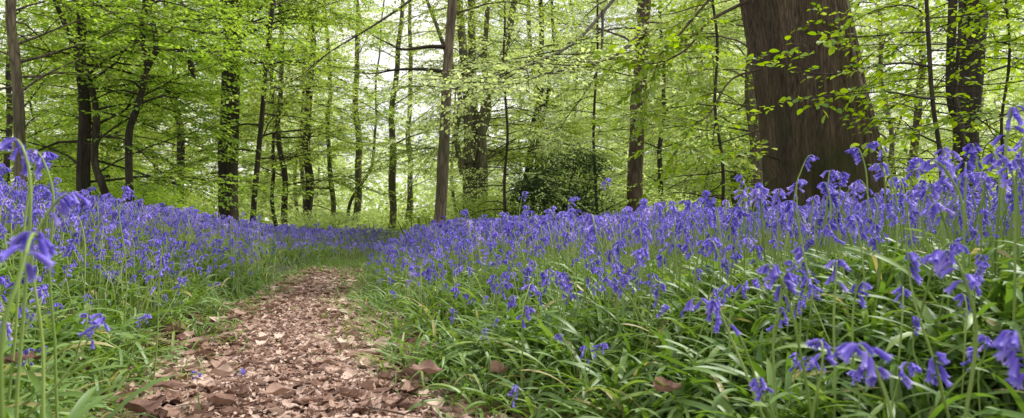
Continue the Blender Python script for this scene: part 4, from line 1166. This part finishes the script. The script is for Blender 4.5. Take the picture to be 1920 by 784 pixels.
bush('shrub', 'leafy green shrub at the foot of the pale pole trunk', 790, 14, 1.7, .95, 'leaf_mid', 63, 4600, .06)
bush('shrub', 'yellow green shrub between the trunks left of the path end', 600, 16, 2.2, .9, 'leaf_hazed', 64, 4600, .07)
bush('shrub', 'wide green shrub under the multi stemmed mossy tree', 905, 13, 2.2, 1.1, 'leaf_mid', 65, 5600, .06)
bush('shrub', 'pale leafy shrub at the foot of the reddish brown trunk', 1250, 15, 2.4, 1.3, 'leaf_hazed', 66, 5000, .065)
bush('shrub', 'green shrub under the straight dark trunk', 360, 15, 3.2, 1.5, 'leaf_mid', 67, 6000, .07)
bush('shrub', 'shadowed green shrub behind the winding tree', 250, 13, 2.8, 1.6, 'leaf_dark', 68, 6000, .065)
bush('shrub', 'dark green shrub at the left edge behind the slim pale trunk', 70, 12, 2.6, 1.7, 'leaf_dark', 69, 6000, .065)
bush('shrub', 'green shrub in the shade right of the old trunk foot', 1745, 10, 2.2, 1.5, 'leaf_mid', 70, 6000, .06)

# broken branch snagged in the leaves
mbk = MB()
tube(mbk, spline([at(355, 104, 9.6), at(358, 122, 9.6), at(362, 138, 9.6), at(366, 150, 9.6)], 9), np.array([.02, .03, .036, .036, .034, .03, .024, .016, .006]), 8, fn=knots(4, .15))
tube(mbk, spline([at(357, 108, 9.6), at(340, 96, 9.7), at(322, 92, 9.8), at(300, 97, 9.0)], 7), np.linspace(.012, .006, 7), 5)
tag(mbk.obj('broken_branch', M['bark_dark']), 'short dark dead branch hanging point down left of the straight trunk', 'branch')

# --- trees filling the depth of the wood: templates shared by copies
def template(seed, leafm, bark, H=13, r=.10, leaf=.12):
    t = Tree(seed, leaf, 1, twig_gap=.15, leaf_gap=.06, twig_len=.55, twig_wood=False, branch_sides=4)
    g = t.g
    pts = spline(np.cumsum(np.concatenate([[[0, 0, -.1]], np.stack([g.normal(0, .3, 8), g.normal(0, .3, 8), np.full(8, H / 8)], -1)]), 0), 22)
    rr = np.linspace(r, .02, 22); rr[0] *= 1.3
    tube(t.trunk, pts, rr, 8, fn=knots(seed), tint=.3)
    t.auto(pts, rr, .8, H, 48, 3.0, elev=(-5, 45))
    t.leaves(.25, .65)
    W = t.wood.cat(); t.trunk.add(W[0], W[1], W[2], tint=.3)
    return t.trunk.mesh('trunk', M[bark]), t.crown.mesh('crown', M[leafm]), t.nleaf

TT = [template(900, 'leaf_mid', 'bark_dark'), template(901, 'leaf_hazed', 'bark_mossy', 12, .08), template(902, 'leaf_hazed', 'bark_grey', 14, .12), template(903, 'leaf_mid', 'bark_mossy', 13, .09)]
def fill_trees():
    g = np.random.default_rng(404)
    spots = []
    tries = 0
    while len(spots) < 74 and tries < 4000:
        tries += 1
        d = math.sqrt(g.uniform(20 ** 2, 62 ** 2)); x = g.uniform(-.86, .86) * d
        px = CX + x / d * FPX
        if 600 < px < 1000 and g.random() < (.88 if px < 780 else .5): continue
        if all((x - a) ** 2 + (d - b) ** 2 > 5.5 for a, b in spots): spots.append((x, d))
    for x, d in sorted(spots, key=lambda q: q[1]):
        px = CX + x / d * FPX
        k = int(g.choice([1, 2, 2, 1, 3])) if px > 480 else int(g.choice([0, 0, 3, 1]))
        side = 'left' if px < 560 else ('middle' if px < 1000 else 'right')
        o = thing('woodland_tree', {'left': 'distant slender tree deep in the wood behind the left bank', 'middle': 'distant slender tree deep in the wood beyond the path end',
                                    'right': 'distant slender tree deep in the wood behind the right bank'}[side], 'tree', (x, d, float(ground_z(x, d))),
                  {'left': 'distant trees on the left', 'middle': 'distant trees beyond the path', 'right': 'distant trees on the right'}[side])
        o.rotation_euler.z = g.uniform(0, 6.28); s = g.uniform(.8, 1.25); o.scale = (s, s, s)
        for nm, me in (('trunk', TT[k][0]), ('crown', TT[k][1])):
            c = bpy.data.objects.new(nm, me); COL.objects.link(c); c.parent = o
fill_trees()

# --- low green growth beyond the flowers, and the wood far away: uncountable
def undergrowth():
    g = np.random.default_rng(21)
    n = 60000
    d = np.sqrt(g.uniform(15 ** 2, 55 ** 2, n)); x = g.uniform(-.85, .85, n) * d
    hmax = (.35 + 1.0 * (.5 + .5 * np.sin(x * .9 + 2 * np.sin(d * .5)) * np.sin(d * .7 + x * .3))) * sstep((d - 15) / 5)
    z = ground_z(x, d) + hmax * g.random(n)
    nor = np.stack([g.normal(0, .5, n), g.normal(0, .5, n), np.ones(n)], -1)
    mb = MB(); leaf_arrays(mb, np.stack([x, d, z], -1), g.normal(0, 1, (n, 3)) * np.array([1, 1, .3]), nor, g.uniform(.08, .18, n), np.clip(g.normal(.5, .22, n), 0, 1), 1)
    tag(mb.obj('undergrowth', M['leaf_mid']), 'low bright green undergrowth covering the floor of the wood beyond the flowers', 'undergrowth', kind='stuff')
    n = 64000; nc = 800
    th = g.uniform(-.80, .80, nc); dc = g.uniform(62, 85, nc)
    C_ = np.stack([np.tan(th) * dc, dc, g.uniform(0, 1, nc) ** 1.35 * np.where((th > -.28) & (th < .02), 9, 17) + .5], -1)
    ci = g.integers(nc, size=n)
    pos = C_[ci] + g.normal(0, 1, (n, 3)) * np.array([1.6, 1.6, .75])
    nor = np.stack([g.normal(0, .6, n), g.normal(-.3, .6, n), np.ones(n)], -1)
    pos[:n // 3, 2] = g.uniform(.2, 5, n // 3)
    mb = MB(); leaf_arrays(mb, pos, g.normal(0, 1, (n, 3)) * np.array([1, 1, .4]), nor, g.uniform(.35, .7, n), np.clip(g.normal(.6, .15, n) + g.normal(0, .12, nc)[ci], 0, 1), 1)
    tag(mb.obj('distant_foliage', M['leaf_hazed']), 'pale mass of far off woodland leaves closing the view', 'woodland', kind='stuff')
undergrowth()
print('leaves', sum(n for _, n in trees), 'templates', [t[2] for t in TT])

# ------------------------------------------------------------------ light
SUN_EL, SUN_AZ = 52, 60          # azimuth measured clockwise from +Y (ahead of the camera)
w = bpy.data.worlds.new('World'); scene.world = w; w.use_nodes = True
nt = w.node_tree; nt.nodes.clear()
sky = nt.nodes.new('ShaderNodeTexSky'); sky.sky_type = 'NISHITA'; sky.sun_disc = False
sky.sun_elevation = R(SUN_EL); sky.sun_rotation = R(SUN_AZ); sky.air_density = 1.0; sky.dust_density = 4.0; sky.ozone_density = 1.0
bg = nt.nodes.new('ShaderNodeBackground'); bg.inputs['Strength'].default_value = .15
wo = nt.nodes.new('ShaderNodeOutputWorld')
tcw = nt.nodes.new('ShaderNodeTexCoord'); mpw = nt.nodes.new('ShaderNodeMapping'); mpw.inputs['Scale'].default_value = (1.5, 1.5, 4)
cl = nt.nodes.new('ShaderNodeTexNoise'); cl.inputs['Scale'].default_value = 2.2; cl.inputs['Detail'].default_value = 6
nt.links.new(tcw.outputs['Generated'], mpw.inputs[0]); nt.links.new(mpw.outputs[0], cl.inputs[0])
crp = ramp(nt.nodes, [(.34, (.55, .55, .55)), (.58, (1, 1, 1))]); nt.links.new(cl.outputs['Fac'], crp.inputs[0])
mxw = nt.nodes.new('ShaderNodeMixRGB'); nt.links.new(crp.outputs[0], mxw.inputs[0])
nt.links.new(sky.outputs[0], mxw.inputs[1]); mxw.inputs[2].default_value = (9.0, 8.8, 8.6, 1)
nt.links.new(mxw.outputs[0], bg.inputs[0]); nt.links.new(bg.outputs[0], wo.inputs[0])
sun = bpy.data.lights.new('sun', 'SUN'); sun.energy = 5.0; sun.angle = R(7); sun.color = (1, .95, .86)
so = bpy.data.objects.new('sun', sun); COL.objects.link(so)
dirv = Vector((math.sin(R(SUN_AZ)) * math.cos(R(SUN_EL)), math.cos(R(SUN_AZ)) * math.cos(R(SUN_EL)), math.sin(R(SUN_EL))))
so.rotation_euler = (-dirv).to_track_quat('-Z', 'Y').to_euler()

# ------------------------------------------------------------------ camera
cam = bpy.data.cameras.new('camera'); co = bpy.data.objects.new('camera', cam); COL.objects.link(co)
cam.lens = 24; cam.sensor_width = 36; cam.shift_y = (HY - 392) / 1920
cam.clip_start = .05; cam.clip_end = 1200
cam.dof.use_dof = True; cam.dof.focus_distance = 3.2; cam.dof.aperture_fstop = 6.3
co.location = (0, 0, CAM_Z); co.rotation_euler = (R(90), 0, 0)
scene.camera = co
scene.view_settings.view_transform = 'Standard'; scene.view_settings.look = 'None'; scene.view_settings.exposure = 0
cy = scene.cycles
cy.max_bounces = 7; cy.diffuse_bounces = 4; cy.glossy_bounces = 2; cy.transmission_bounces = 5; cy.caustics_reflective = False; cy.caustics_refractive = False
cy.use_denoising = True
